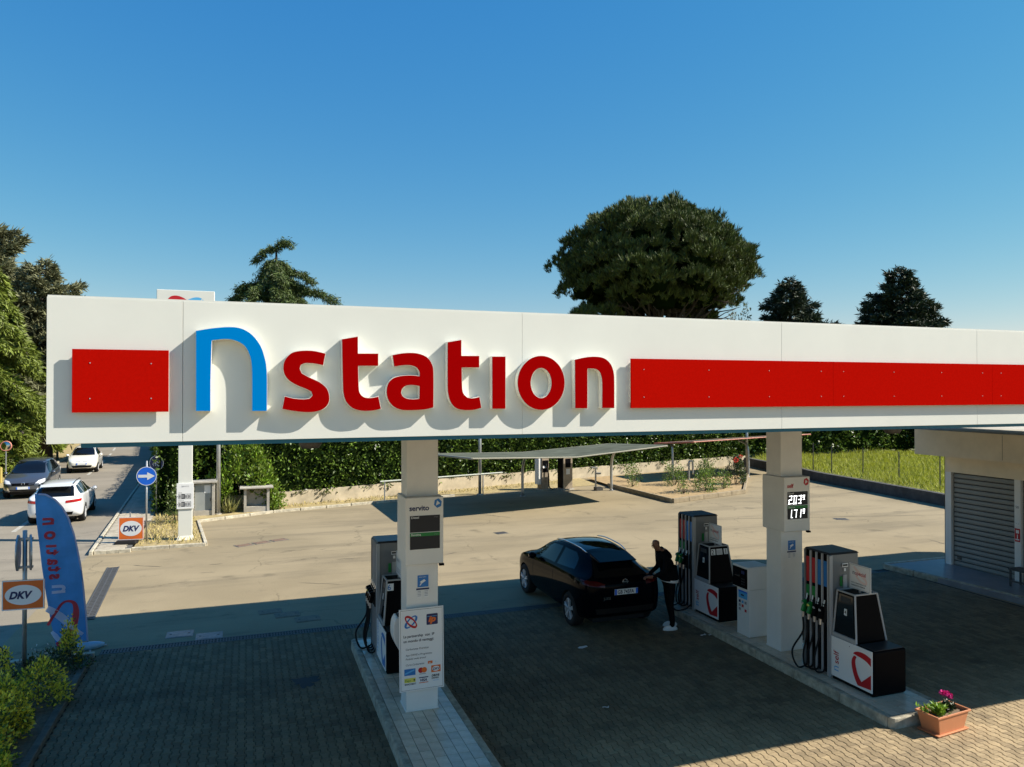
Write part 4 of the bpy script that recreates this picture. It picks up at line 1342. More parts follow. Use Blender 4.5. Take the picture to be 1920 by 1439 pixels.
def dkv(parent, w, h, fn):
    p = MB().prism(rect(0, w, 0, h), fn, 0, -.02).build('panel', 'orange', parent)
    m = MB()
    e = .018
    for q in (rect(0, w, 0, e), rect(0, w, h - e, h), rect(0, e, e, h - e), rect(w - e, w, e, h - e)): m.prism(q, fn, .002, None)
    m.build('border', 'paper', p, fix=False)
    flat(circ(w / 2, h / 2, w * .43, h * .335, 40), p, fn, .003, 'paper', 'oval')
    text('DKV', h * .33, p, fn(w * .165, h * .385), fn(1, 0) - fn(0, 0), fn(0, 1) - fn(0, 0), 'navy', bold=h * .016, d=.005, shear=.28, sx=.94)
    return p
# near post with two round signs seen edge-on
d1 = thing('sign_post', 'grey post with orange DKV board and two round signs seen edge-on', 'sign', (-3.53, 14.68, .06))
MB().tube([(0, 0, 0), (0, 0, 2.46)], .035, 10).build('post', 'metal', d1, smooth=True)
ux = Vector((.995, -.09, 0))
fn = frame_fn((-.32, -.045, 1.14), ux, Z1)
dkv(d1, .635, .50, fn)
for s in (-1, 1):
    o = MB()
    for sg, pr in ((1, [(0, .0), (.30, .0), (.30, .02), (.285, .03), (0, .03)]),):
        o.lathe([(r, h) for r, h in pr], 28, (0, 0, 0), 'x')
    q = o.build('round_sign', 'metal', d1)
    q.rotation_euler = (0, 0, R(11.5 + 4 * s))
    q.location = (s * .105, -.03, 2.09)
    if s > 0: q.scale.x = -1
MB().box(-.12, .12, -.03, .03, 2.30, 2.335).box(-.12, .12, -.03, .03, 1.82, 1.855).build('clamp', 'metal', d1)
MB().tube([(0, 0, 1.16), (0, 0, 1.20)], .043, 10).tube([(0, 0, 1.58), (0, 0, 1.62)], .043, 10).build('band_clip', 'iron', d1)
# second DKV board on a foot by the road
d2 = thing('board_sign', 'orange DKV board standing on a black foot on the roadside pavement', 'sign', (-3.45, 26.1, .1))
rz = R(-9)
ux = Vector((math.cos(rz), math.sin(rz), 0))
fn = frame_fn((-.32, .02, .10), ux, Vector((-.0, .06, 1)))
dkv(d2, .73, .70, fn)
MB().bar((0, .08, 0), (0, .12, .95), .035, .035).build('upright', 'metal', d2)
MB().hexa([(-.42, -.22, 0), (.22, -.30, 0), (.30, .2, 0), (-.34, .28, 0)], [(-.38, -.18, .10), (.19, -.25, .10), (.26, .16, .10), (-.3, .24, .10)]).build('foot', 'black_matte', d2, bevel=.02)

def roundsign(name, label, x, y, ztop, zc, r, post_h, face, rz, arrow):
    t = thing(name, label, 'sign', (x, y, .07))
    MB().tube([(0, .03, 0), (0, .03, post_h)], .028, 8).build('post', 'metal', t, smooth=True)
    ux = Vector((math.cos(rz), math.sin(rz), 0))
    fn = frame_fn((0, -.01, zc), ux, Z1)
    p = MB().prism(circ(0, 0, r), fn, 0, -.015).build('disc', face, t)
    flat(circ(0, 0, r), p, fn, .002, 'paper', 'rim', [circ(0, 0, r * .94)])
    if arrow == 'right':
        a = r * .82
        flat([(-a, -.045), (.02, -.045), (.02, -.125), (a, 0), (.02, .125), (.02, .045), (-a, .045)], p, fn, .003, 'paper', 'arrow')
    elif arrow == 'cycle':
        flat(circ(-.08, -.05, .075, .075, 18), p, fn, .003, 'paper', 'wheel_symbol', [circ(-.08, -.05, .055, .055, 18)])
        flat(circ(.10, -.05, .075, .075, 18), p, fn, .003, 'paper', 'wheel_symbol', [circ(.10, -.05, .055, .055, 18)])
        flat([(-.08, -.045), (-.03, .06), (.06, .06), (.10, -.045), (.08, -.045), (.04, .035), (-.01, .035), (-.05, -.045)], p, fn, .004, 'paper', 'frame_symbol')
        flat([(-.015, .09), (.03, .09), (.03, .20), (-.015, .20)], p, fn, .003, 'paper', 'figure_symbol')
    return t
roundsign('arrow_sign', 'round blue sign with white right-pointing arrow on a grey post', -3.0, 26.3, 0, 2.08, .30, 2.56, 'sblue', R(-8), 'right')
roundsign('round_blue_sign', 'darker round blue sign behind the arrow sign, against the hedge', -3.3, 32.0, 0, 1.98, .29, 2.55, 'navy', R(-25), 'cycle')
# convex road sign at the far left
ms = thing('traffic_mirror', 'round red-rimmed traffic mirror on a thin post at the left edge', 'mirror', (-11.95, 46, 0))
MB().tube([(0, 0, 0), (0, 0, 2.2)], .035, 8).build('post', 'metal', ms)
MB().lathe([(0, -.06), (.17, -.05), (.23, -.02)], 24, (0, 0, 1.93), 'y').build('glass', 'mirror', ms, smooth=True)
MB().lathe([(.22, -.03), (.25, -.04), (.275, -.02), (.275, .04), (0, .06)], 24, (0, 0, 1.93), 'y').build('rim', M('faded_red_rim', (.5, .2, .14), .6), ms)
mp_ = thing('marker_post', 'short weathered yellow post beside the traffic mirror at left edge', 'post', (-12.2, 46, 0))
bx('shaft', 'yel', mp_, -.09, .09, -.09, .09, 0, .78, bevel=.01)
bx('cap', 'yel', mp_, -.075, .075, -.075, .075, .782, .82)
lp = thing('lamp_post', 'thin pale post on the verge behind the cream small car', 'lamp post', (-12.5, 60, 0))
MB().tube([(0, 0, 0), (0, 0, 5.0)], [.075, .05], 10).build('pole', 'metal', lp, smooth=True)
MB().tube([(0, 0, 5.0), (.5, 0, 5.25), (1.1, 0, 5.3)], .035, 8).build('arm', 'metal', lp)
bx('lamp_head', 'metal', lp, 1.0, 1.5, -.1, .1, 5.25, 5.36, bevel=.02)

# blue feather banner, its lettering seen from behind
FU, FN = Vector((.9836, .1801, 0)), Vector((-.1801, .9836, 0))
ban = thing('feather_banner', 'tall blue feather banner with mirrored nstation lettering near the shrubs', 'banner', (-2.9, 16.0, 0))
Lp = [(-0.775, 2.985), (-0.76, 2.657), (-0.722, 2.262), (-0.664, 1.669), (-0.603, 1.171), (-0.517, 0.618), (-0.43, 0.16)]
Rp = [(-0.765, 2.995), (-0.611, 2.96), (-0.459, 2.855), (-0.34, 2.703), (-0.245, 2.496), (-0.158, 2.209), (-0.096, 1.903), (-0.043, 1.596), (0.003, 1.19), (0.039, 0.783), (0.067, 0.377), (0.078, 0.14)]
def li(L, z):
    for a, b in zip(L, L[1:]):
        if b[1] <= z <= a[1]: return a[0] + (b[0] - a[0]) * (a[1] - z) / (a[1] - b[1])
    return L[0][0] if z > L[0][1] else L[-1][0]
def bump_at(u, z):
    return .035 * math.sin(z * 3.1 + u * 4) + .018 * math.sin(z * 7.3 - u * 9) + .012 * math.sin(u * 24 + z * 2)
def bf(u, z, d=0.):
    return FU * u + FN * (bump_at(u, z) - d) + Vector((0, 0, z))
mb = MB()
nu, nz = 14, 60
for j in range(nz + 1):
    z = .15 + (2.985 - .15) * j / nz
    a, b = li(Lp, z), li(Rp, z)
    for i in range(nu + 1): mb.v.append(tuple(bf(a + (b - a) * i / nu, z)))
for j in range(nz):
    for i in range(nu): mb.f.append([j * (nu + 1) + i, j * (nu + 1) + i + 1, (j + 1) * (nu + 1) + i + 1, (j + 1) * (nu + 1) + i])
MAT['flag'] = M('blue_banner_cloth', (.055, .24, .54), .6, var=.28, vs=2.2, trans=.35)
fl = mb.build('cloth', 'flag', ban, smooth=True, fix=False)
MB().tube([tuple(bf(u, z)) for u, z in Rp[1:]][::-1] + [tuple(bf(-.72, 2.975))], .016, 8).build('pole_sleeve', M('pale_sleeve', (.42, .45, .62), .6), ban, smooth=True)
MB().tube([tuple(bf(.078, .16)), (FU.x * .08, FU.y * .08, .03)], .012, 8).build('pole', 'iron', ban)
def on_flag(name, mat, pts, ws, d):
    m = MB()
    ribbon_quads(m, pts, ws, lambda u, v, dd: bf(u, v, dd + .006), d, 8)
    return m.build(name, mat, fl, fix=False)
MAT['flagred'] = M('banner_red_print', (.62, .05, .07), .6, trans=.3)
MAT['flagwhite'] = M('banner_white_print', (.62, .66, .80), .6, trans=.3)
on_flag('ribbon_mark', 'flagred', [(-.56, .55), (-.50, .66), (-.42, .79), (-.343, .905), (-.251, .94), (-.158, .905), (-.118, .813), (-.115, .67), (-.156, .461), (-.225, .29), (-.34, .20), (-.42, .17)], [.05, .05, .05, .045, .04, .06, .085, .11, .12, .13, .13, .10], .006)
on_flag('ribbon_mark', 'flagwhite', [(-.575, .86), (-.496, .80), (-.389, .70), (-.281, .58), (-.187, .46), (-.093, .36), (0.0, .28)], [.10, .12, .125, .12, .10, .08, .05], .005)
on_flag('ribbon_mark', 'flagwhite', [(-.50, .42), (-.44, .34), (-.40, .28), (-.36, .22)], [.05, .08, .08, .04], .005)
# lettering runs up the banner and is mirrored
cu_sp = [('n', 1.10, .27, 'flagwhite', -.50), ('s', 1.38, .20, 'flagred', -.545), ('t', 1.53, .20, 'flagred', -.56), ('a', 1.66, .20, 'flagred', -.575), ('t', 1.85, .20, 'flagred', -.59), ('i', 1.98, .20, 'flagred', -.595), ('o', 2.13, .22, 'flagred', -.625), ('n', 2.40, .22, 'flagred', -.65)]
for ch, z, sz, mt, u in cu_sp:
    o = text(ch if ch != 'i' else 'ı', sz * 1.2, fl, (0, 0, 0), X1, Z1, mt, bold=.009, d=0)
    for v in o.data.vertices:
        a, b = v.co.x, v.co.z          # along reading direction, up
        v.co = bf(u + .01 + b * 1.32, z + a * 1.12, .022)
# water-filled base bag
m = MB()
pts = [(u, 0, .055) for u in np.linspace(-.25, .34, 9)]
m.tube([tuple(FU * u + Vector((0, 0, .06)) + FN * -.03) for u in np.linspace(-.3, .36, 9)], [.03, .06, .075, .08, .08, .08, .075, .06, .03], 12)
m.build('water_bag', 'bagblue', ban, smooth=True)
MB().bar(FU * -.4 + FN * -.1 + Vector((0, 0, .015)), FU * .4 + FN * .05 + Vector((0, 0, .015)), .03, .02).bar(FU * .12 + FN * -.4 + Vector((0, 0, .015)), FU * .12 + FN * .35 + Vector((0, 0, .015)), .03, .02).build('cross_base', 'metal', ban)

# ================================================================== CABINETS, POLES AND SHELTERS BY THE HEDGE
cb = thing('meter_cabinet', 'grey meter cabinet under a concrete lintel beside the totem', 'cabinet', (-1.55, 31.05, .06))
bx('side_wall', 'concrete', cb, .30, .39, -.1, .45, 0, 1.25)
bx('side_wall', 'concrete', cb, -.42, -.33, -.1, .45, 0, 1.25)
bx('back_wall', 'concrete', cb, -.328, .298, .40, .45, 0, 1.25)
bx('plinth', 'concrete', cb, -.328, .298, -.06, .398, 0, .2)
bx('lintel', 'concrete', cb, -.5, .48, -.16, .5, 1.251, 1.33, bevel=.01)
dr = bx('cabinet_door', 'cabinet', cb, -.322, .292, .0, .395, .203, 1.22, bevel=.008)
bx('meter_window', 'paper', dr, .02, .24, -.006, -.001, .86, 1.16)
bx('handle', 'iron', dr, .22, .25, -.02, -.001, .55, .66)
gp = thing('grey_pole', 'plain galvanised pole between the meter cabinet and the empty niche', 'pole', (-1.03, 31.15, .05))
MB().tube([(0, 0, 0), (0, 0, 5.2)], [.085, .07], 12).build('shaft', 'metal', gp, smooth=True)
MB().lathe([(0, .06), (.13, .05), (.14, 0)], 14).build('collar', 'concrete', gp)
nc = thing('concrete_niche', 'empty pale concrete niche with flat lid in front of the hedge', 'niche', (.38, 31.35, .05))
bx('side_wall', 'concrete', nc, -.48, -.38, -.12, .4, 0, .94)
bx('side_wall', 'concrete', nc, .38, .48, -.12, .4, 0, .94)
bx('back_wall', 'concrete', nc, -.378, .378, .32, .4, 0, .94)
bx('plinth', 'concrete', nc, -.378, .378, -.1, .318, 0, .22)
bx('lid', 'concrete', nc, -.64, .62, -.24, .5, .941, 1.01, bevel=.012)

# shade roofs
MAT['edgegrey'] = M('dull_edge_paint', (.30, .29, .23), .8, spec=.1)
def shade(name, label, fr, bk, posts, mat, edge):
    t = thing(name, label, 'shade roof', (fr[0][0], fr[0][1], 0))
    o = Vector((fr[0][0], fr[0][1], 0))
    n = len(fr)
    for i in range(n - 1):
        a, b, c_, d = (Vector(p) - o for p in (fr[i], fr[i + 1], bk[i + 1], bk[i]))
        th_ = Vector((0, 0, .03))
        MB().hexa([a, b, c_, d], [a + th_, b + th_, c_ + th_, d + th_]).build('roof_sheet', mat, t)
        for k in range(5):
            p, q = a.lerp(b, k / 4), d.lerp(c_, k / 4)
            MB().bar(p - th_ * .9, q - th_ * .9, .05, .045).build('rafter', 'metal', t)
    up = Vector((0, 0, -.01))
    MB().tube([Vector(p) - o + up for p in fr], .03, 8).build('edge_tube', edge, t)
    MB().tube([Vector(p) - o + up for p in bk], .045, 8).build('edge_tube', edge, t)
    MB().tube([Vector(fr[0]) - o + up, Vector(bk[0]) - o + up], .045, 8).tube([Vector(fr[-1]) - o + up, Vector(bk[-1]) - o + up], .045, 8).build('edge_tube', edge, t)
    for x, y, hx, hy, hz in posts:
        b = Vector((x, y, 0)) - o
        MB().tube(curve_pts([b, b + Vector((0, 0, 1.2)), b + Vector((hx * .12, hy * .12, 1.75)), b + Vector((hx * .4, hy * .4, hz - .12)), b + Vector((hx, hy, hz))]), .065, 10).build('post', 'metal', t, smooth=True)
        MB().lathe([(0, .02), (.13, .02), (.13, 0)], 12, tuple(b)).build('base_plate', 'metal', t)
    return t
shade('shade_roof', 'grey sheet shade roof on curved posts over the air and vacuum machines', [(7.85, 26.5, 2.36), (12.5, 27.45, 2.19), (17.25, 28.4, 2.46)], [(7.45, 31.4, 2.13), (12.0, 32.35, 1.99), (16.9, 33.3, 2.2)],
      [(11.95, 32.2, .1, -2.2, 2.02), (16.7, 32.6, -.3, -2.2, 2.16)], 'tarp', 'edgegrey')
shade('shade_roof', 'reddish edged shade roof on curved posts behind the self column', [(21.6, 33.0, 2.22), (26.0, 33.9, 2.28), (30.6, 34.8, 2.34)], [(21.2, 36.2, 1.93), (25.6, 37.1, 1.99), (30.2, 38.0, 2.05)],
      [(26.4, 34.9, -.1, .7, 2.02), (21.6, 35.0, .2, .5, 2.0)], 'tarp', 'redroof')
for x, y, lab in ((10.25, 33.35, 'tall thin grey pole behind the large shade roof'), (26.75, 35.5, 'tall thin grey pole behind the red-edged shade roof')):
    t = thing('grey_pole', lab, 'pole', (x, y, 0))
    MB().tube([(0, 0, 0), (0, 0, 4.6)], .075, 10).build('shaft', 'metal', t, smooth=True)
    MB().lathe([(0, .05), (.14, .04), (.15, 0)], 12).build('collar', 'concrete', t)
rl = thing('barrier_rail', 'long pale pipe rail in front of the low wall, left of the machines', 'rail', (5.5, 32.7, 0))
MB().tube([(0, 0, .88), (5.9, .75, .98)], .035, 8).build('rail', M('pale_pipe', (.5, .52, .44), .5), rl)
for k in range(2): MB().tube([(.2 + k * 4.7, .03 + k * .6, 0), (.2 + k * 4.7, .03 + k * .6, .88 + k * .08)], .03, 8).build('post', 'metal', rl)
wc = thing('concrete_stub', 'short pale concrete stub post against the low wall', 'post', (6.9, 33.9, 0))
bx('shaft', 'concrete', wc, -.14, .14, -.1, .1, 0, .5, bevel=.01)
bx('cap', 'concrete', wc, -.17, .17, -.13, .13, .501, .56)
def machine(x, y, w, d, h, label, kind):
    t = thing('service_machine', label, 'machine', (x, y, 0), R(12))
    MAT.setdefault('wornmetal', M('worn_machine_steel', (.33, .27, .20), .5, .4, var=.35, vs=3))
    bx('cabinet', 'wornmetal', t, -w / 2, w / 2, -d / 2, d / 2, .06, h, bevel=.015)
    bx('plinth', 'concrete', t, -w / 2 - .06, w / 2 + .06, -d / 2 - .06, d / 2 + .06, 0, .06)
    if kind:
        bx('control_panel', 'black', t, -w * .28, w * .28, -d / 2 - .012, -d / 2 - .001, h * .66, h * .92)
        bx('notice', 'paper', t, -w * .2, w * .2, -d / 2 - .008, -d / 2 - .001, h * .46, h * .62)
        bx('dark_side', 'black', t, -w / 2 - .012, -w / 2 - .001, -d / 2 + .03, d / 2 - .03, .1, h - .06)
    else:
        MB().tube(curve_pts([(.0, -d / 2 - .02, h * .8), (.1, -d / 2 - .12, h * .5), (.12, -d / 2 - .16, .2), (.25, -d / 2 - .3, .06)]), .03, 8).build('hose', 'black_matte', t, smooth=True)
        bx('dial_panel', 'black', t, -w * .4, w * .4, -d / 2 - .012, -d / 2 - .001, h * .55, h * .9)
        for u in (-.12, .02): MB().lathe([(0, -.02), (.05, -.02), (.06, 0)], 14, (u, -d / 2 - .012, h * .7), 'y').build('dial', 'paper', t)
        bx('side_panel', 'white_col', t, -w / 2 - .14, -w / 2 - .003, -d / 2 + .05, d / 2, .3, h * .96)
machine(13.65, 33.9, .42, .4, 1.62, 'steel vacuum machine with dials and hose under the shade roof', 0)
machine(14.75, 33.75, .56, .5, 1.66, 'taller tan machine with black control panel at the shade roof edge', 1)
ap = thing('air_post', 'thin metal post with small shelf beside the right curved post', 'post', (16.0, 32.9, 0))
MB().tube([(0, 0, 0), (0, 0, 1.12)], .045, 8).build('shaft', 'metal', ap)
bx('shelf', 'metal', ap, -.28, .06, -.1, .1, 1.1, 1.14)
bx('tray', 'grey_light', ap, .05, .26, -.08, .08, .78, .86, bevel=.01)
bx('foot', 'iron', ap, -.05, .3, -.2, .12, 0, .16)
hp_ = thing('hoop_post', 'small grey steel hoop standing among the rose bushes', 'post', (22.2, 34.2, .1))
MB().tube(curve_pts([(-.1, 0, 0), (-.1, 0, .85), (-.06, 0, .98), (.06, 0, 1.0), (.13, 0, .88), (.14, 0, .3)]), .05, 8).build('hoop', 'metal', hp_, smooth=True)
MB().lathe([(0, .03), (.1, .03), (.11, 0)], 10, (-.1, 0, 0)).build('base_plate', 'metal', hp_)
# ================================================================== VEGETATION
def hedge(label, line, depth, z0, z1, dens, mat, size=.13, lump=.12, wild=.1, core='gap_shade', side=1, group=None, cat='hedge', name='hedge', both=False):
    """clipped hedge along a polyline; depth is to the left of the line (side=1) or right (-1)"""
    o = Vector((line[0][0], line[0][1], 0))
    t = thing(name, label, cat, o, 0, group)
    P, D = [], []
    m = MB()
    for a, b in zip(line, line[1:]):
        a, b = np.array(a, float) - (o.x, o.y), np.array(b, float) - (o.x, o.y)
        L = np.linalg.norm(b - a)
        d = (b - a) / L
        nrm = np.array([-d[1], d[0]]) * side
        i = .16
        q = [a + nrm * i, b + nrm * i, b + nrm * (depth - i), a + nrm * (depth - i)]
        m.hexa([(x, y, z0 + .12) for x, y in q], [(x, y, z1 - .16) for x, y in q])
        def put(n, face):
            s = rng.uniform(0, L, n)
            if face == 'top':
                w = rng.uniform(0, depth, n); z = np.full(n, z1)
                out = np.tile([0, 0, 1.], (n, 1))
            else:
                w = np.zeros(n) if face == 'front' else np.full(n, depth)
                z = rng.uniform(z0, z1, n)
                sg = -1 if face == 'front' else 1
                out = np.tile([nrm[0] * sg, nrm[1] * sg, 0.], (n, 1))
            base = a[None] + d[None] * s[:, None] + nrm[None] * w[:, None]
            p = np.c_[base, z]
            lm = lump * (np.sin(s * 2.1 + z * 1.7) * np.cos(z * 2.9 + s * .8) + .6 * np.sin(s * 5.3 - z * 4.1))
            p += out * (lm - np.abs(rng.normal(0, wild, n)) + .05)[:, None]
            P.append(p); D.append(out * .7 + rng.normal(0, .75, (n, 3)) + [0, 0, .15])
        put(int(dens * L * (z1 - z0)), 'front')
        put(int(dens * L * depth * .6), 'top')
        if both: put(int(dens * L * (z1 - z0) * .5), 'back')
        for at, e, sg in ((a, line[0], -1), (b, line[-1], 1)):
            if abs(at[0] + o.x - e[0]) + abs(at[1] + o.y - e[1]) < 1e-6:
                n = int(dens * depth * (z1 - z0))
                p = np.c_[at[None] + nrm[None] * rng.uniform(0, depth, n)[:, None], rng.uniform(z0, z1, n)]
                out = np.tile([d[0] * sg, d[1] * sg, 0.], (n, 1))
                p += out * (.05 - np.abs(rng.normal(0, wild, n)))[:, None]
                P.append(p); D.append(out * .7 + rng.normal(0, .75, (n, 3)) + [0, 0, .15])
    m.build('light_block_core', core, t)  # added dark box: blocks light inside the hedge, deepens the gaps
    P, D = np.concatenate(P), np.concatenate(D)
    n = len(P)
    leaves('foliage', P, D, rng.uniform(.7, 1.3, n) * size, rng.uniform(.4, .62, n) * size, mat, t)
    return t
hl = [(p[0], p[1] + .05) for p in WALL]
hedge('long clipped dark laurel hedge above the low cream wall', [(-.6, 32.45)] + hl[1:], 1.5, .42, 3.35, 150, 'leaf_hedge', .16, .13, .2)
hedge('laurel hedge behind the grass field at the right', [(30.9, 40.95), (40, 41.3), (56, 41.0)], 1.8, .5, 3.8, 60, 'leaf_hedge', .24, .3, .25)
hedge('tall end of the hedge beside the roadside pavement', [(-3.35, 31.9), (-3.65, 36.5)], 1.6, .1, 3.0, 130, 'leaf_hedge', .16, .12, .14, side=-1)
hedge('lower clipped hedge running far along the roadside pavement', [(-3.7, 36.6), (-4.1, 43.2), (-5.4, 60), (-7.6, 80)], 1.6, .1, 2.15, 100, 'leaf_hedge', .17, .12, .12, side=-1)
hedge('dark hedge end behind the price totem and meter cabinet', [(-3.3, 32.35), (-.6, 32.6)], 1.2, .1, 3.2, 150, 'leaf_hedge', .15, .12, .12)
hedge('sunlit fresh green hedge on the far left verge', [(-12.75, 33), (-13.0, 46), (-13.6, 60), (-15.2, 78)], 2.2, .0, 3.4, 75, 'leaf_lit', .2, .30, .25, side=1)

def bush(name, label, x, y, z, rx, ry, rz, n, size, mat, cat='shrub', stems=4, group=None, mat2=None, cl=26, clr=.22, airy=0.):
    """shrub: stems plus leaf clumps spread unevenly through an ellipsoid"""
    t = thing(name, label, cat, (x, y, z), 0, group)
    cc = on_sphere(cl) * (rng.uniform(.25 + .3 * (1 - airy), .95, cl) ** .6)[:, None]
    cc[:, 2] = np.abs(cc[:, 2]) * .95 + .05
    cc = cc * [rx, ry, rz]
    m = MB()
    for k in range(stems):
        e = cc[rng.integers(cl)]
        m.tube([(e[0] * .1, e[1] * .1, -.05), tuple(e * [.45, .45, .55]), tuple(e)], [.018, .012, .005], 5)
    m.build('stem', 'stem', t)
    w = rng.dirichlet(np.ones(cl) * 3)
    for mt, share in ((mat, 1.) if mat2 is None else (mat, .68), (mat2, .32)):
        if mt is None: continue
        kk = rng.choice(cl, int(n * share), p=w)
        off = on_sphere(len(kk)) * (rng.uniform(0, 1, len(kk)) ** .5)[:, None] * clr * np.array([rx, ry, rz]) * 1.4
        p = cc[kk] + off
        p[:, 2] = np.maximum(p[:, 2], .02)
        dd = off / np.maximum(np.linalg.norm(off, axis=1, keepdims=True), 1e-5) + cc[kk] * .4 + rng.normal(0, .6, (len(kk), 3)) + [0, 0, .35]
        leaves('foliage', p, dd, rng.uniform(.7, 1.3, len(kk)) * size, rng.uniform(.4, .6, len(kk)) * size, mt, t)
    return t
# golden shrubs at the near left
G = 'golden shrubs in the planting strip'
bush('golden_shrub', 'golden shrub at the lower left corner, nearest the camera', -3.20, 11.25, .05, .42, .40, .55, 2600, .062, 'leaf_gold', group=G, mat2='leaf_lit', cl=40)
bush('golden_shrub', 'golden green shrub, second from the lower left corner', -3.22, 11.95, .05, .45, .42, .66, 3000, .062, 'leaf_gold', group=G, mat2='leaf_rose', cl=40)
bush('golden_shrub', 'golden green shrub in the middle of the planting strip', -3.45, 12.75, .05, .42, .45, .60, 2400, .058, 'leaf_gold', group=G, mat2='leaf_rose', cl=36)
bush('golden_shrub', 'olive golden shrub against the paving kerb below the sign post', -3.02, 13.3, .05, .46, .52, .62, 2800, .055, 'leaf_gold', group=G, mat2='leaf_rose', cl=40)
bush('dark_shrub', 'low dark shrub with white flowers in front of the banner', -3.15, 14.75, .05, .62, .42, .36, 1800, .05, 'leaf_dark', mat2='leaf_rose', cl=36)
bush('ochre_shrub', 'ochre leaved shrub left of the near sign post', -3.75, 13.9, .05, .30, .42, .66, 1500, .055, 'leaf_gold', mat2='leaf_dark', cl=30)
bush('slim_shrub', 'slim upright yellow green shrub in front of the banner foot', -2.92, 15.15, .05, .19, .18, .72, 900, .06, 'leaf_gold', mat2='leaf_rose', cl=22)
bush('golden_shrub', 'low golden shrub tip at the very bottom left of the picture', -2.98, 10.65, .05, .28, .34, .42, 1500, .06, 'leaf_gold', group=G, mat2='leaf_lit', cl=26)
P = np.c_[rng.uniform(-3.6, -2.75, 26), rng.uniform(14.6, 15.3, 26), rng.uniform(.25, .42, 26)]
tag(leaves('white_blossom', P, np.c_[rng.normal(0, .4, 26), np.full(26, -.6), np.full(26, 1.)], .05, .05, 'paper'), 'scattered small white blossoms on the low dark shrub', 'flowers', kind='stuff')

# bright shrub round the concrete niche, plants in the totem bed
bush('bright_shrub', 'bright green laurel shrub spilling over the concrete niche', -.1, 32.0, .0, 1.35, .55, 2.9, 5200, .15, 'leaf_lit', mat2='leaf_fresh', cl=50, clr=.16)
bush('bright_shrub', 'small bright green shrub at the right foot of the concrete niche', 1.15, 31.7, .0, .42, .38, .95, 900, .12, 'leaf_lit', mat2='leaf_fresh', cl=20)
bush('thin_shrub', 'thin rambling shrub with pale stems left of the price totem', -2.35, 29.6, .07, .55, .5, 1.6, 700, .09, 'leaf_rose', stems=9, cl=26, airy=1)
sp = thing('spiky_plant', 'spiky grass-like plant between the grey pole and the niche', 'plant', (-.62, 31.3, .06))
n = 90
leaves('blade', np.c_[rng.normal(0, .09, n), rng.normal(0, .07, n), np.zeros(n)], np.c_[rng.normal(0, .45, n), rng.normal(0, .45, n), np.ones(n)], rng.uniform(.4, .8, n), .04, M('spiky_leaf', (.22, .22, .07), .7, rnd=.4), sp)
MB().lathe([(0, .1), (.08, .06), (.1, 0)], 10).build('crown_base', 'stem', sp)

# roses
RG = 'rose bushes in the kerbed bed'
roses = [(19.0, 29.9, .42, 1.15, 420, 'slender rose bush nearest the left kerb of the bed'), (20.4, 30.2, .68, 1.35, 1500, 'largest dense green rose bush at the front kerb of the bed'), (21.7, 30.6, .5, 1.0, 520, 'sparse rose bush between the dense bush and the coral bloom'),
         (20.2, 32.6, .65, 1.2, 900, 'rose bush in the middle of the bed by the steel hoop'), (22.5, 33.2, .6, 1.2, 700, 'loose rose bush at the back right of the bed'), (18.0, 32.9, .4, 1.1, 300, 'thin rose bush at the back left of the bed'), (19.0, 34.6, .5, 1.0, 300, 'small rose bush near the low wall')]
for x, y, r, h_, n, lab in roses:
    bush('rose_bush', lab, x, y, .12, r, r, h_, n, .085, 'leaf_rose', group=RG, stems=7, cl=24, airy=.8, mat2='leaf_fresh')
rr = bush('rose_bush', 'dark green rose bush with one large coral bloom at the bed corner', 23.35, 31.9, .12, .5, .5, 1.35, 1300, .11, 'leaf_dark', group=RG, stems=8, mat2='leaf_rose', cl=30)
dd = on_sphere(60)
leaves('bloom', np.array([-.22, -.32, 1.25]) + dd * .07, dd, .09, .09, 'rose', rr)
dd = on_sphere(30)
leaves('bloom', np.array([.1, -.3, 1.42]) + dd * .05, dd, .06, .06, 'rose', rr)

# ---------------------------------------------------------------- trees
def limb_pts(a, b, sag, k=5, jit=.1):
    a, b = np.array(a, float), np.array(b, float)
    out = []
    for i in range(k + 1):
        t = i / k
        p = a + (b - a) * t + np.array([0, 0, -sag * 4 * t * (1 - t)]) + (rng.normal(0, jit, 3) if 0 < i < k else 0)
        out.append(tuple(p))
    return out

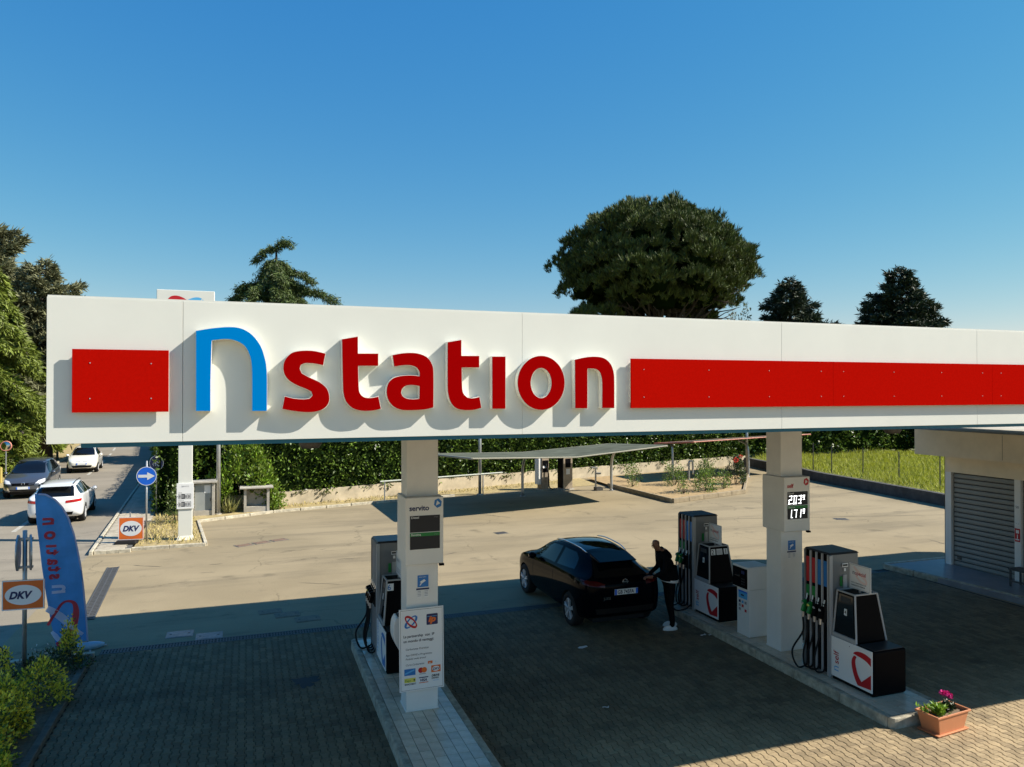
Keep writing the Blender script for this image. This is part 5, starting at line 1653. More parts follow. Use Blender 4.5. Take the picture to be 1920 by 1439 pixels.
def stone_pine(x, y, label, H=18.1, W=7.25, hb=9.6):
    t = thing('stone_pine', label, 'tree', (x, y, 0))
    m = MB()
    m.tube([(0, 0, -.2), (.1, 0, 3), (-.1, .1, 7), (.1, 0, 10.5), (0, 0, 13)], [.55, .46, .40, .34, .2], 10)
    cl, rad = [], []
    # domed umbrella crown built of lobes of different size
    tries = 0
    zc = hb + (H - hb) * .36
    while len(cl) < 165 and tries < 12000:
        tries += 1
        a, tz = rng.uniform(0, 2 * math.pi), rng.uniform(-1, 1)
        e = 2.1 if tz > 0 else 3.6
        rr_ = (1 - abs(tz) ** e) ** (1 / e)
        if tz < -.6: rr_ = rr_ * math.sqrt(rng.uniform(.2, 1))
        k = (.93 + .09 * math.sin(a * 3 + 1)) * (rng.uniform(.55, 1) if rng.uniform() < .2 else rng.uniform(.88, 1))
        hz_ = (H - zc - .9) * (.92 + .10 * math.sin(a * 4)) if tz > 0 else (zc - hb - .5)
        p = np.array([rr_ * math.cos(a) * (W - .9) * k, rr_ * math.sin(a) * (W - .9) * k, zc + tz * hz_ * (k if tz > 0 else 1)])
        if all(np.linalg.norm(p - c_) > 1.15 for c_ in cl):
            cl.append(p); rad.append(rng.uniform(.7, 1.35))
    for q in range(6):
        cl.append(np.array([-6.3 + q * .55, -1.2 + rng.normal(0, .5), hb - .2 + rng.normal(0, .25)])); rad.append(.62)
    for k, (p, r) in enumerate(zip(cl, rad)):
        if k % 3 == 0 or p[2] < hb + 1.2:
            s = rng.uniform(.55, .95) * min(p[2], 12.5)
            s = max(7.5, min(s, p[2] - .8))
            m.tube(limb_pts((0, 0, s), p, .35), [.16, .13, .10, .075, .05, .02], 6)
            for q in range(2):
                e = p + on_sphere(1)[0] * 1.2
                m.tube(limb_pts(np.array([p[0] * .7, p[1] * .7, s + (p[2] - s) * .6]), e, .1, 3), [.06, .045, .03, .015], 5)
    m.build('trunk', 'bark', t, smooth=True)
    m = MB()
    for p, r in zip(cl[:-6], rad[:-6]):
        q = np.array([0, 0, zc]) + (p - [0, 0, zc]) * .86
        m.lathe([(0, -.6 * r), (.5 * r, -.45 * r), (.72 * r, 0), (.5 * r, .4 * r), (0, .5 * r)], 7, tuple(q))
    m.build('light_block_blobs', 'gap_shade', t)  # added dark blobs that keep sky light out of the crown
    P, D = [], []
    for p, r in zip(cl, rad):
        nc = int(74 * r * r)
        v = on_sphere(nc)
        v[:, 2] = np.where(v[:, 2] < -.2, -v[:, 2] * .8, v[:, 2])
        cpt = p + v * r * np.where(rng.uniform(size=(nc, 1)) < .07, rng.uniform(1.05, 1.2, (nc, 1)), rng.uniform(.7, 1.05, (nc, 1))) * [1, 1, .9]
        for q in range(nc):
            k = 24
            d = on_sphere(k) * .6 + v[q] * .5 + [0, 0, .75]
            P.append(cpt[q] + rng.normal(0, .05, (k, 3))); D.append(d)
    P, D = np.concatenate(P), np.concatenate(D)
    n = len(P)
    leaves('crown', P, D, rng.uniform(.2, .46, n), rng.uniform(.03, .055, n), 'leaf_pine', t)
    return t
stone_pine(25.9, 43.8, 'large umbrella-crowned stone pine behind the hedge and canopy')
# a few half-bare lower boughs of the pine at its left
def cedar(x, y, label, H, W, mat, layers, droop, n_per, name='cedar_tree', lean=0., start=.1, size=.34, trunk=.5, tip_droop=True, seed_rot=0., pw=.8, spread=1.):
    """conifer with tiers of boughs carrying hanging needle sprays"""
    t = thing(name, label, 'tree', (x, y, 0))
    m = MB()
    m.tube([(0, 0, -.2), (lean * .3, 0, H * .4), (lean * .7, 0, H * .75), (lean, 0, H * .99)], [trunk, trunk * .72, trunk * .32, .03], 9)
    P, D = [], []
    for k in range(layers):
        f = start + (1 - start) * (k / (layers - 1)) ** .92
        z = H * f
        r = W * (1 - f) ** pw * rng.uniform(.72, 1.12) + .18
        nb = max(3, int(3 + 4 * (1 - f)))
        for q in range(nb):
            a = seed_rot + k * 2.4 + q * 2 * math.pi / nb + rng.normal(0, .25)
            L = r * rng.uniform(.7, 1.15)
            b0 = np.array([lean * f, 0, z])
            e = b0 + [L * math.cos(a), L * math.sin(a), L * (.12 - droop * .4) + .1]
            arch = -droop * .16 * L
            pts = limb_pts(b0, e, arch, 6, .03)
            if tip_droop: pts[-1] = tuple(np.array(pts[-1]) - [0, 0, droop * L * .12])
            m.tube(pts, [max(.02, .012 * L * (7 - i) ) for i in range(7)], 5)
            pa = np.array(pts)
            ns = int(n_per * L)
            s = rng.uniform(.12, 1.0, ns) ** .8 * 6
            i0 = np.minimum(s.astype(int), 5)
            fr = (s - i0)[:, None]
            bp = pa[i0] * (1 - fr) + pa[i0 + 1] * fr
            side = np.array([-math.sin(a), math.cos(a), 0])
            wdt = (.20 * L * (1.15 - s / 6.5) + .12) * spread
            bp = bp + side * (rng.normal(0, 1, ns) * wdt * .75)[:, None] + [0, 0, 1] * (rng.normal(.02, .07, ns))[:, None]
            for u in range(6):
                dirv = side * rng.normal(0, .6, ns)[:, None] + np.array([math.cos(a), math.sin(a), 0]) * rng.uniform(.1, .9, ns)[:, None] + np.array([0, 0, 1]) * (rng.normal(.1, .35, ns) - droop * rng.uniform(.2, 1.1, ns))[:, None]
                P.append(bp + rng.normal(0, .08, (ns, 3))); D.append(dirv)
    m.build('trunk', 'bark', t, smooth=True)
    P, D = np.concatenate(P), np.concatenate(D)
    n = len(P)
    leaves('crown', P, D, rng.uniform(.6, 1.3, n) * size, rng.uniform(.16, .28, n) * size, mat, t)
    return t
def deodar(x, y, label):
    """open deodar: nodding leader and a few long boughs with hanging sprays"""
    t = thing('deodar_cedar', label, 'tree', (x, y, 0))
    cu, cv = np.array([.942, -.335, 0]), np.array([.335, .942, 0])
    boughs = [[(0, 14.7), (-.45, 14.75), (-1.0, 14.3), (-1.35, 13.9)], [(0, 14.6), (.25, 15.15), (.65, 15.2), (1.05, 14.9)], [(0, 14.0), (-.5, 13.75), (-.9, 13.15), (-1.0, 12.6)], [(0, 13.8), (.5, 13.7), (.95, 13.15)],
              [(0, 13.0), (1.0, 13.15), (1.9, 12.9), (2.5, 12.4)], [(0, 12.2), (1.2, 12.3), (2.2, 11.85)], [(0, 12.4), (-1.0, 12.4), (-2.0, 12.15), (-2.65, 11.85)], [(0, 11.6), (-1.4, 11.7), (-2.4, 11.5), (-3.1, 11.15)], [(0, 11.4), (1.6, 11.75), (3.0, 11.65), (4.1, 11.0)],
              [(0, 10.6), (-1.8, 10.7), (-3.6, 10.0)], [(0, 10.4), (2.0, 10.6), (4.2, 9.8)], [(0, 9.2), (-2.2, 9.2), (-4.2, 8.4)], [(0, 9.0), (2.4, 9.1), (4.6, 8.2)], [(0, 7.6), (-2.5, 7.6), (-4.8, 6.7)], [(0, 7.4), (2.6, 7.5), (5.0, 6.6)]]
    full = [(b_, 0.) for b_ in boughs] + [([(u * .75, z - .35) for u, z in b_], w) for b_ in boughs[2:] for w in (1.0, -1.0, 1.9)]
    m = MB()
    m.tube([(0, 0, -.2), (0, 0, 6), tuple(cu * .05 + [0, 0, 11.]), tuple([0, 0, 14.9])], [.5, .38, .2, .05], 9)
    P, D = [], []
    for b_, w in full:
        pts = [tuple(cu * u * math.cos(w) + cv * u * math.sin(w) + [0, 0, z]) for u, z in b_]
        cp = np.array([tuple(q) for q in curve_pts(pts, 5)])
        m.tube([tuple(q) for q in cp], list(np.linspace(.07, .015, len(cp))), 5)
        L = np.linalg.norm(cp[-1] - cp[0])
        n = int(95 * L + 30)
        s_ = rng.uniform(.1, 1, n) * (len(cp) - 1.001)
        i0 = s_.astype(int)
        bp = cp[i0] + (cp[i0 + 1] - cp[i0]) * (s_ - i0)[:, None]
        bp = bp + rng.normal(0, .17, (n, 3)) * [1, 1, .5] + [0, 0, -.06]
        for k in range(5):
            P.append(bp + rng.normal(0, .07, (n, 3)))
            D.append(rng.normal(0, .55, (n, 3)) + (cp[-1] - cp[0]) / max(L, .1) * .5 + np.array([0, 0, -.55]))
    m.build('trunk', 'bark', t, smooth=True)
    P, D = np.concatenate(P), np.concatenate(D)
    n = len(P)
    leaves('crown', P, D, rng.uniform(.14, .40, n), rng.uniform(.04, .075, n), 'leaf_deodar2', t)
    return t
deodar(1.9, 54.4, 'open tiered deodar cedar with nodding top above the fascia')
cedar(-17.2, 61.5, 'big grey green cedar at the far left edge of the sky', 16.6, 8.2, 'leaf_cedar', 24, -.15, 36, size=.5, start=.12, pw=.55, tip_droop=False)
cedar(-13.0, 58.8, 'grey green cedar just left of the fascia corner', 13.4, 4.4, 'leaf_cedar', 20, -.2, 44, size=.45, start=.1, pw=.5, tip_droop=False)
cedar(-14.6, 51.2, 'bright yellow green deodar cedar with drooping tiers at left edge', 12.8, 4.6, 'leaf_deodar', 19, 1.0, 46, 'deodar_cedar', size=.42, start=.1, pw=.55)
cedar(41.1, 49.0, 'small dark pointed spruce right of the stone pine', 13.6, 7.0, 'leaf_spruce', 26, .1, 40, 'spruce_tree', size=.42, pw=.72, tip_droop=False, spread=1.3)
cedar(47.9, 44.5, 'bushy dark spruce, the rightmost tree above the fascia', 14.1, 4.4, 'leaf_spruce', 28, .1, 46, 'spruce_tree', size=.42, pw=.48, tip_droop=False, seed_rot=1., spread=1.3)
cedar(49.6, 44.2, 'lower dark spruce close behind the rightmost one', 12.0, 3.2, 'leaf_spruce', 20, .1, 40, 'spruce_tree', size=.42, pw=.5, tip_droop=False, seed_rot=2., spread=1.3)
cedar(46.6, 46.0, 'shorter dark spruce left of the rightmost one', 12.2, 2.6, 'leaf_spruce', 18, .1, 40, 'spruce_tree', size=.42, pw=.5, tip_droop=False, seed_rot=3., spread=1.3)
cedar(28.9, 43.6, 'slim dark cypress under the right side of the stone pine', 11.9, 1.5, 'leaf_pine', 26, -.9, 70, 'cypress_tree', size=.36, pw=.3, tip_droop=False, trunk=.25)
bush('bare_tree_top', 'thin pale leafy treetop just left of the pointed spruce', 37.4, 50.4, 9.3, 1.3, 1.3, 1.9, 500, .2, 'leaf_cedar', cat='tree', stems=10, cl=20, airy=1)
# trees beyond the bend of the road
for k, (x, y, h_, w_) in enumerate([(-3.4, 88, 10.5, 4.2)]):
    cedar(x, y, ['dark conifer shading the far bend of the road', 'lower dark conifer beside the far bend of the road'][k], h_, w_, 'leaf_spruce', 14, .2, 20, 'spruce_tree', size=.6, pw=.55, tip_droop=False, spread=1.4)
# ================================================================== CARS
def carbody(st, name, mat, parent, wheels, wr, W):
    """loft a closed shell through stations (x from tail, zb, w, zmid, zbelt, zr, wr_), cut the wheel arches"""
    rings = []
    for (x, zb, w, zm, zbelt, zr, wrf) in st:
        up = zr - zbelt
        half = [(0, zb), (w * .55, zb), (w * .90, zb + .01), (w * .985, zb + .10), (w, zm), (w * .985, (zm + zbelt) / 2), (w * .955, zbelt)]
        if up > .2:
            half += [(w * .955 + (wrf - w * .955) * .10, zbelt + .03), (wrf + .055, zr - .16), (wrf, zr - .07), (wrf * .86, zr - .015), (wrf * .45, zr + .012), (0, zr + .018)]
        else:
            half += [(w * .93, zbelt + up * .30), (wrf + (w * .93 - wrf) * .5, zbelt + up * .55), (wrf, zbelt + up * .8), (wrf * .8, zr - up * .08), (wrf * .4, zr + .004), (0, zr + .008)]
        ring = [(x, y, z) for y, z in half] + [(x, -y, z) for y, z in half[-2:0:-1]]
        rings.append(ring)
    m = MB()
    n = len(rings[0])
    def cap(r, dx):
        c_ = np.mean(r, axis=0)
        return [tuple(np.array(p) * .0 + (c_ + (np.array(p) - c_) * .55) + [dx, 0, 0]) for p in r]
    rings = [cap(rings[0], -.02)] + rings + [cap(rings[-1], .02)]
    for r in rings: m.v += r
    for i in range(len(rings) - 1):
        for j in range(n): m.f.append([i * n + j, i * n + (j + 1) % n, (i + 1) * n + (j + 1) % n, (i + 1) * n + j])
    m.f.append(list(range(n))[::-1])
    m.f.append([(len(rings) - 1) * n + j for j in range(n)])
    me = m.mesh(name)
    bm = bmesh.new(); bm.from_mesh(me); bmesh.ops.recalc_face_normals(bm, faces=bm.faces); bm.to_mesh(me); bm.free()
    o = link(name, me, mat)
    s = o.modifiers.new('s', 'SUBSURF'); s.levels = s.render_levels = 2
    cuts = []
    for wx in wheels:
        cm = MB().lathe([(0, -1.2), (wr * 1.13, -1.2), (wr * 1.13, -W + .30), (0, -W + .30)], 28, (wx, 0, wr * .98), 'y')
        cm.lathe([(0, W - .30), (wr * 1.13, W - .30), (wr * 1.13, 1.2), (0, 1.2)], 28, (wx, 0, wr * .98), 'y')
        cme = cm.mesh('cut')
        bm = bmesh.new(); bm.from_mesh(cme)
        bmesh.ops.remove_doubles(bm, verts=bm.verts, dist=1e-5)
        bmesh.ops.recalc_face_normals(bm, faces=bm.faces); bm.to_mesh(cme); bm.free()
        cme.materials.append(MAT['underbody'])
        co = link('cut', cme)
        b = o.modifiers.new('b', 'BOOLEAN'); b.operation = 'DIFFERENCE'; b.object = co; b.solver = 'EXACT'
        try: b.material_mode = 'TRANSFER'
        except Exception: pass
        cuts.append(co)
    dg = bpy.context.evaluated_depsgraph_get()
    full = bpy.data.meshes.new_from_object(o.evaluated_get(dg))
    o.modifiers.clear()
    o.data = full
    for co in cuts: bpy.data.objects.remove(co)
    full.polygons.foreach_set('use_smooth', [True] * len(full.polygons))
    full.set_sharp_from_angle(angle=R(42)) if hasattr(full, 'set_sharp_from_angle') else None
    bm = bmesh.new(); bm.from_mesh(full)
    bv = BVHTree.FromBMesh(bm)
    bm.free()
    o.parent = parent
    return o, bv

def conform(bv, poly, axis, off, name, mat, parent, step=.06, mirror=False, smooth=True):
    """lay a panel with the given outline onto the body: axis 'side+' 'side-' (x,z) , 'rear' 'front' (y,z), 'top' (x,y)"""
    xs, ys = [p[0] for p in poly], [p[1] for p in poly]
    vs = [Vector(p) for p in poly]
    dense = []
    for i in range(len(vs)):
        a, b = vs[i], vs[(i + 1) % len(vs)]
        k = max(1, int((b - a).length / step))
        dense += [a.lerp(b, q / k) for q in range(k)]
    nb = len(dense)
    es = [(i, (i + 1) % nb) for i in range(nb)]
    def inside(p):
        r = False
        for i in range(len(poly)):
            x1, y1 = poly[i]; x2, y2 = poly[i - 1]
            if (y1 > p[1]) != (y2 > p[1]) and p[0] < (x2 - x1) * (p[1] - y1) / (y2 - y1) + x1: r = not r
        return r
    x = min(xs) + step / 2
    while x < max(xs):
        y = min(ys) + step / 2
        while y < max(ys):
            if inside((x, y)) and min((d - Vector((x, y))).length for d in dense) > step * .4: dense.append(Vector((x, y)))
            y += step
        x += step
    ov, oe, of, *_ = delaunay_2d_cdt(dense, es, [], 1, 1e-6)
    m = MB()
    dirs = {'side+': (Vector((0, 3, 0)), Vector((0, -1, 0))), 'side-': (Vector((0, -3, 0)), Vector((0, 1, 0))), 'rear': (Vector((-2, 0, 0)), Vector((1, 0, 0))), 'front': (Vector((8, 0, 0)), Vector((-1, 0, 0))), 'top': (Vector((0, 0, 4)), Vector((0, 0, -1)))}
    o0, d0 = dirs[axis]
    hit_v = []
    for p in ov:
        q = Vector((p.x, 0, p.y)) if axis.startswith('side') else Vector((0, p.x, p.y)) if axis in ('rear', 'front') else Vector((p.x, p.y, 0))
        loc, nr, *_ = bv.ray_cast(q + o0, d0)
        if loc is None:
            hit_v.append(None); m.v.append((0, 0, 0)); continue
        if nr.dot(d0) > 0: nr = -nr
        hit_v.append(1)
        m.v.append(tuple(loc + nr * off))
    m.f = [list(f) for f in of if all(hit_v[i] for i in f)]
    me = m.mesh(name)
    if smooth: me.polygons.foreach_set('use_smooth', [True] * len(me.polygons))
    return link(name, me, mat, parent)

def wheel(parent, x, y, r, out, spokes=5, w=.22, rimmat='rim'):
    """tyre and alloy rim; out = +1 or -1 for the outward side"""
    e = bpy.data.objects.new('wheel', None)
    COL.objects.link(e); e.parent = parent; e.location = (x, y, r); e.empty_display_size = .1
    t = MB().lathe([(r * .64, -w / 2), (r * .92, -w / 2), (r, -w * .36), (r, w * .36), (r * .92, w / 2), (r * .64, w / 2), (r * .62, w * .3), (r * .62, -w * .3), (r * .64, -w / 2)], 28, (0, 0, 0), 'y').build('tyre', 'tyre', e, smooth=True)
    m = MB().lathe([(r * .665, out * w * .50), (r * .63, out * w * .46), (r * .60, out * w * .2), (r * .60, -out * w * .3)], 28, (0, 0, 0), 'y')
    for k in range(spokes):
        a = 2 * math.pi * k / spokes + .3
        for s in ((-.13, .13) if spokes == 5 else (0,)):
            d1 = Vector((math.cos(a + s), 0, math.sin(a + s))); d0 = Vector((math.cos(a + s * .3), 0, math.sin(a + s * .3)))
            m.bar(d0 * r * .08 + Vector((0, out * w * .42, 0)), d1 * r * .635 + Vector((0, out * w * .44, 0)), .045 if spokes == 5 else .05, .03)
    m.lathe([(0, out * w * .46), (r * .14, out * w * .46), (r * .17, out * w * .36)], 14, (0, 0, 0), 'y')
    m.build('rim', rimmat, e, bevel=.004)
    MB().lathe([(0, out * w * .05), (r * .6, out * w * .05)], 20, (0, 0, 0), 'y').build('brake_shadow_plate', 'underbody', e)
    return e

def plate(parent, x, z, facing, s, w=.52, h=.11, y=0., tilt=0.):
    sg = -1 if facing == 'rear' else 1
    ux, uy = Vector((0, -1, 0)) * (1 if facing == 'rear' else -1), Vector((tilt, 0, 1)).normalized()
    fn = frame_fn(Vector((x, y, z)) - ux * w / 2 - uy * h / 2, ux, uy)
    p = MB().prism(rect(0, w, 0, h), fn, .0, -.012).build('number_plate', 'paper', parent)
    for a in (0, w - .05): flat(rect(a + .002, a + .048, .002, h - .002), p, fn, .002, 'sblue', 'blue_band')
    if s: text(s, h * .92, p, fn(.062, h * .17), ux, uy, 'ink', bold=.002, d=.002, sx=.86)
    return p

def mirror(parent, bv, x, z, w, mat):
    for s in (1, -1):
        o = MB().lathe([(0, 0), (.05, .0), (.085, .05), (.09, .12), (.05, .16), (0, .165)], 10, (0, 0, 0), 'y').build('door_mirror', mat, parent, smooth=True)
        o.location = (x, s * (w - .02), z); o.scale = (1.0, s, .85)

def car(name, label, loc, rz, st, L, W, H, wx, wr, mat, win, lights, lines, plates, extra=None, group=None, rimmat='rim', spokes=5, roofglass=None, mirrors=None, clad=None):
    t = thing(name, label, 'car', loc, rz, group)
    body, bv = carbody(st, 'body', mat, t, wx, wr, W / 2)
    for k, poly in win.get('side', []):
        for s in ('side+', 'side-'):
            conform(bv, poly, s, .004, k, 'carglass', t)
    for ax in ('rear', 'front'):
        if ax in win: conform(bv, win[ax], ax, .005, 'rear_window' if ax == 'rear' else 'windscreen', 'carglass', t)
    if roofglass: conform(bv, roofglass, 'top', .004, 'roof_panel', 'carglass', t)
    for ax, poly, mt, nm in lights:
        if ax in ('rear', 'front'):
            for s in (1, -1): conform(bv, [(y * s, z) for y, z in (poly if s == 1 else poly[::-1])], ax, .008, nm, mt, t, .04)
        else:
            for s in ('side+', 'side-'): conform(bv, poly, s, .008, nm, mt, t, .04)
    for ax, poly, mt, nm, off in lines:
        if ax == 'side':
            for s in ('side+', 'side-'): conform(bv, poly, s, off, nm, mt, t, .05)
        else: conform(bv, poly, ax, off, nm, mt, t, .05)
    for x in wx:
        for s in (1, -1): wheel(t, x, s * (W / 2 - .115), wr, s, spokes, rimmat=rimmat)
    if mirrors: mirror(t, bv, mirrors[0], mirrors[1], W / 2, mirrors[2])
    for p in plates: plate(t, *p)
    bx('floor_pan', 'underbody', t, .3, L - .3, -W / 2 + .32, W / 2 - .32, .17, .34)
    if extra: extra(t, bv)
    return t

def strip(a, b, w=.008):
    a, b = Vector(a), Vector(b)
    d = (b - a).normalized(); n = Vector((-d.y, d.x)) * w / 2
    return [tuple(a - n), tuple(b - n), tuple(b + n), tuple(a + n)]

# (x from tail, sill height, half width, z of widest point, belt line, roof or hood, roof half width)
JUKE = [(.0, .48, .66, .72, .95, 1.00, .56), (.07, .34, .80, .74, 1.00, 1.08, .60), (.22, .26, .885, .80, 1.03, 1.16, .58), (.48, .24, .915, .82, 1.06, 1.345, .52), (.78, .23, .915, .82, 1.07, 1.455, .52), (1.3, .22, .90, .76, 1.05, 1.52, .55), (2.0, .22, .89, .72, 1.02, 1.525, .58),
        (2.5, .22, .89, .72, 1.0, 1.455, .60), (2.85, .22, .89, .74, .99, 1.29, .62), (3.15, .23, .895, .78, .985, 1.09, .68), (3.5, .24, .90, .76, .95, 1.02, .70), (3.85, .25, .87, .70, .86, .93, .66), (4.08, .28, .78, .62, .74, .80, .58), (4.2, .36, .62, .58, .64, .68, .46)]
MAT['taildark'] = M('smoked_tail_light', (.07, .003, .004), .15, spec=.4)
def juke_extra(t, bv):
    # rear bumper lip, spoiler, emblem and roof bars
    conform(bv, [(-.62, .40), (.62, .40), (.66, .52), (-.66, .52)], 'rear', .006, 'bumper_insert', 'black_matte', t)
    MB().hexa([(.34, -.43, 1.34), (.72, -.44, 1.40), (.72, .44, 1.40), (.34, .43, 1.34)], [(.30, -.42, 1.368), (.80, -.43, 1.468), (.80, .43, 1.468), (.30, .42, 1.368)]).build('roof_spoiler', 'car_black', t, bevel=.012, seg=2)
    loc, nr, *_ = bv.ray_cast(Vector((-2, 0, 1.02)), Vector((1, 0, 0)))
    e = MB().lathe([(.038, 0), (.05, -.012), (.062, 0)], 20, (0, 0, 0), 'x').box(-.008, .004, -.07, .07, -.011, .011).build('emblem', 'chrome', t)
    e.location = loc + Vector((-.006, 0, 0))
    for s in (1, -1):
        MB().tube(curve_pts([(.85, s * .45, 1.46), (1.2, s * .475, 1.52), (1.9, s * .50, 1.532), (2.3, s * .50, 1.49)]), .012, 6).build('roof_rail', 'chrome', t, smooth=True)
    loc, nr, *_ = bv.ray_cast(Vector((-2, .38, .70)), Vector((1, 0, 0)))
    text('JUKE', .075, t, loc + Vector((-.012, .12, 0)), (0, -1, 0), Z1, 'chrome', 'model_lettering', bold=.002, d=.002)
car('parked_car', 'glossy black crossover car parked under the canopy beside the pump', (7.19, 13.42, .018), R(90), JUKE, 4.2, 1.8, 1.595, (.80, 3.43), .345, 'car_black',
    dict(side=[('side_window', [(.80, 1.15), (1.62, 1.10), (1.66, 1.425), (1.15, 1.415), (.97, 1.335)]), ('side_window', [(1.74, 1.095), (2.92, 1.05), (2.62, 1.34), (2.30, 1.40), (1.78, 1.43)])],
         rear=[(-.60, 1.10), (.60, 1.10), (.45, 1.37), (-.45, 1.37)], front=[(-.66, 1.08), (.66, 1.08), (.54, 1.45), (-.54, 1.45)]),
    [('rear', [(.46, .94), (.84, .98), (.84, 1.06), (.60, 1.05), (.46, 1.0)], 'taildark', 'tail_light'), ('front', [(.40, .74), (.74, .78), (.72, .84), (.40, .80)], 'headlight', 'head_light')],
    [('side', strip((1.70, .34), (1.70, 1.07)), 'underbody', 'door_gap', .003), ('side', strip((2.86, .34), (2.90, 1.0)), 'underbody', 'door_gap', .003), ('rear', [(-.30, .74), (.30, .74), (.32, .90), (-.32, .90)], 'black', 'plate_recess', .003)],
    [(-.035, .835, 'rear', 'GB 745FA')], juke_extra, roofglass=[(1.0, -.40), (2.05, -.43), (2.05, .43), (1.0, .40)], mirrors=(2.72, 1.06, 'car_black'))

LEON = [(.0, .45, .62, .68, .86, .92, .60), (.06, .32, .82, .70, .94, 1.0, .62), (.22, .24, .89, .70, .97, 1.16, .58), (.5, .22, .90, .70, .975, 1.36, .58), (.9, .21, .905, .68, .965, 1.43, .58), (1.7, .20, .905, .66, .95, 1.455, .59), (2.4, .20, .905, .66, .94, 1.42, .59), (2.8, .20, .90, .66, .93, 1.24, .60),
        (3.25, .21, .90, .68, .92, 1.0, .68), (3.7, .22, .88, .66, .86, .93, .70), (4.1, .24, .84, .60, .76, .83, .64), (4.36, .30, .72, .55, .66, .70, .52), (4.45, .38, .56, .52, .58, .62, .42)]
def leon_extra(t, bv):
    for s in (1, -1):
        MB().tube(curve_pts([(.6, s * .50, 1.39), (1.2, s * .51, 1.452), (2.0, s * .515, 1.458), (2.4, s * .51, 1.42)]), .014, 6).build('roof_rail', 'black', t, smooth=True)
    conform(bv, [(-.55, .34), (.55, .34), (.60, .46), (-.60, .46)], 'rear', .006, 'bumper_insert', 'black_matte', t)
    MB().hexa([(.20, -.50, 1.36), (.5, -.52, 1.40), (.5, .52, 1.40), (.20, .50, 1.36)], [(.18, -.48, 1.375), (.5, -.5, 1.425), (.5, .5, 1.425), (.18, .48, 1.375)]).build('roof_spoiler', 'car_white', t, bevel=.01)
car('white_car', 'white hatchback with red tail lights driving away behind the banner', (-6.55, 31.0, 0), R(93), LEON, 4.45, 1.81, 1.455, (.78, 3.42), .325, 'car_white',
    dict(side=[('side_window', [(.42, 1.06), (1.0, 1.02), (1.0, 1.34), (.72, 1.32)]), ('side_window', [(1.07, 1.02), (1.86, .995), (1.86, 1.385), (1.07, 1.35)]), ('side_window', [(1.93, .99), (2.95, .965), (2.62, 1.24), (2.35, 1.36), (1.93, 1.385)])],
         rear=[(-.62, 1.01), (.62, 1.01), (.54, 1.34), (-.54, 1.34)], front=[(-.66, .99), (.66, .99), (.54, 1.38), (-.54, 1.38)]),
    [('rear', [(.36, .78), (.84, .82), (.84, .92), (.36, .87)], 'taillight', 'tail_light'), ('front', [(.42, .64), (.74, .66), (.72, .74), (.42, .72)], 'headlight', 'head_light')],
    [('side', strip((1.9, .30), (1.9, .97), .01), 'underbody', 'door_gap', .003), ('side', strip((1.0, .42), (1.05, .97), .01), 'underbody', 'door_gap', .003), ('side', strip((2.98, .30), (3.0, .93), .01), 'underbody', 'door_gap', .003), ('side', [(1.0, .22), (3.1, .22), (3.1, .28), (1.0, .28)], 'black_matte', 'sill', .004)],
    [(-.03, .62, 'rear', '')], leon_extra, mirrors=(2.78, .98, 'car_white'))

VERSO = [(.0, .45, .62, .72, 1.0, 1.05, .58), (.08, .3, .82, .74, 1.05, 1.3, .58), (.3, .24, .87, .74, 1.06, 1.52, .58), (.8, .22, .885, .72, 1.05, 1.6, .60), (1.6, .21, .885, .70, 1.03, 1.62, .61), (2.3, .21, .885, .70, 1.01, 1.585, .61), (2.75, .21, .88, .70, 1.0, 1.42, .62), (3.2, .22, .88, .72, .98, 1.16, .66),
         (3.55, .22, .88, .72, .94, 1.02, .70), (3.95, .24, .86, .66, .84, .93, .66), (4.25, .28, .76, .60, .72, .80, .56), (4.4, .36, .58, .56, .62, .68, .44)]
def front_grille(t, bv, z0, z1, w, mat='black'):
    conform(bv, [(-w, z0), (w, z0), (w * 1.05, z1), (-w * 1.05, z1)], 'front', .007, 'grille', mat, t)
def verso_extra(t, bv):
    front_grille(t, bv, .60, .71, .44)
    conform(bv, [(-.56, .30), (.56, .30), (.58, .42), (-.58, .42)], 'front', .006, 'lower_grille', 'black_matte', t)
    loc, nr, *_ = bv.ray_cast(Vector((8, 0, .68)), Vector((-1, 0, 0)))
    e = MB().lathe([(.045, 0), (.06, .012), (.075, 0)], 18, (0, 0, 0), 'x').build('emblem', 'chrome', t)
    e.location = loc + Vector((.012, 0, 0))
    for s in (1, -1): conform(bv, [(s * y, z) for y, z in [(.50, .36), (.56, .34), (.66, .60), (.60, .62)]], 'front', .009, 'bumper_trim', 'chrome', t)
car('grey_car', 'metallic grey people carrier driving towards the camera on the road', (-9.65, 43.2, 0), R(-87), VERSO, 4.4, 1.77, 1.62, (.85, 3.55), .325, 'car_grey',
    dict(side=[('side_window', [(.40, 1.13), (1.0, 1.10), (1.0, 1.48), (.62, 1.46)]), ('side_window', [(1.08, 1.10), (1.95, 1.07), (1.95, 1.52), (1.08, 1.50)]), ('side_window', [(2.03, 1.07), (3.1, 1.03), (2.7, 1.36), (2.4, 1.49), (2.03, 1.52)])],
         rear=[(-.58, 1.12), (.58, 1.12), (.5, 1.48), (-.5, 1.48)], front=[(-.68, 1.06), (.68, 1.06), (.54, 1.53), (-.54, 1.53)]),
    [('front', [(.46, .68), (.80, .70), (.78, .86), (.56, .80)], 'headlight', 'head_light'), ('rear', [(.55, .85), (.82, .85), (.78, 1.1), (.62, 1.05)], 'taillight', 'tail_light')],
    [('side', strip((2.0, .30), (2.0, 1.05), .01), 'underbody', 'door_gap', .003), ('side', strip((3.1, .30), (3.12, 1.0), .01), 'underbody', 'door_gap', .003)],
    [(4.435, .50, 'front', '')], verso_extra, mirrors=(2.95, 1.04, 'car_grey'))

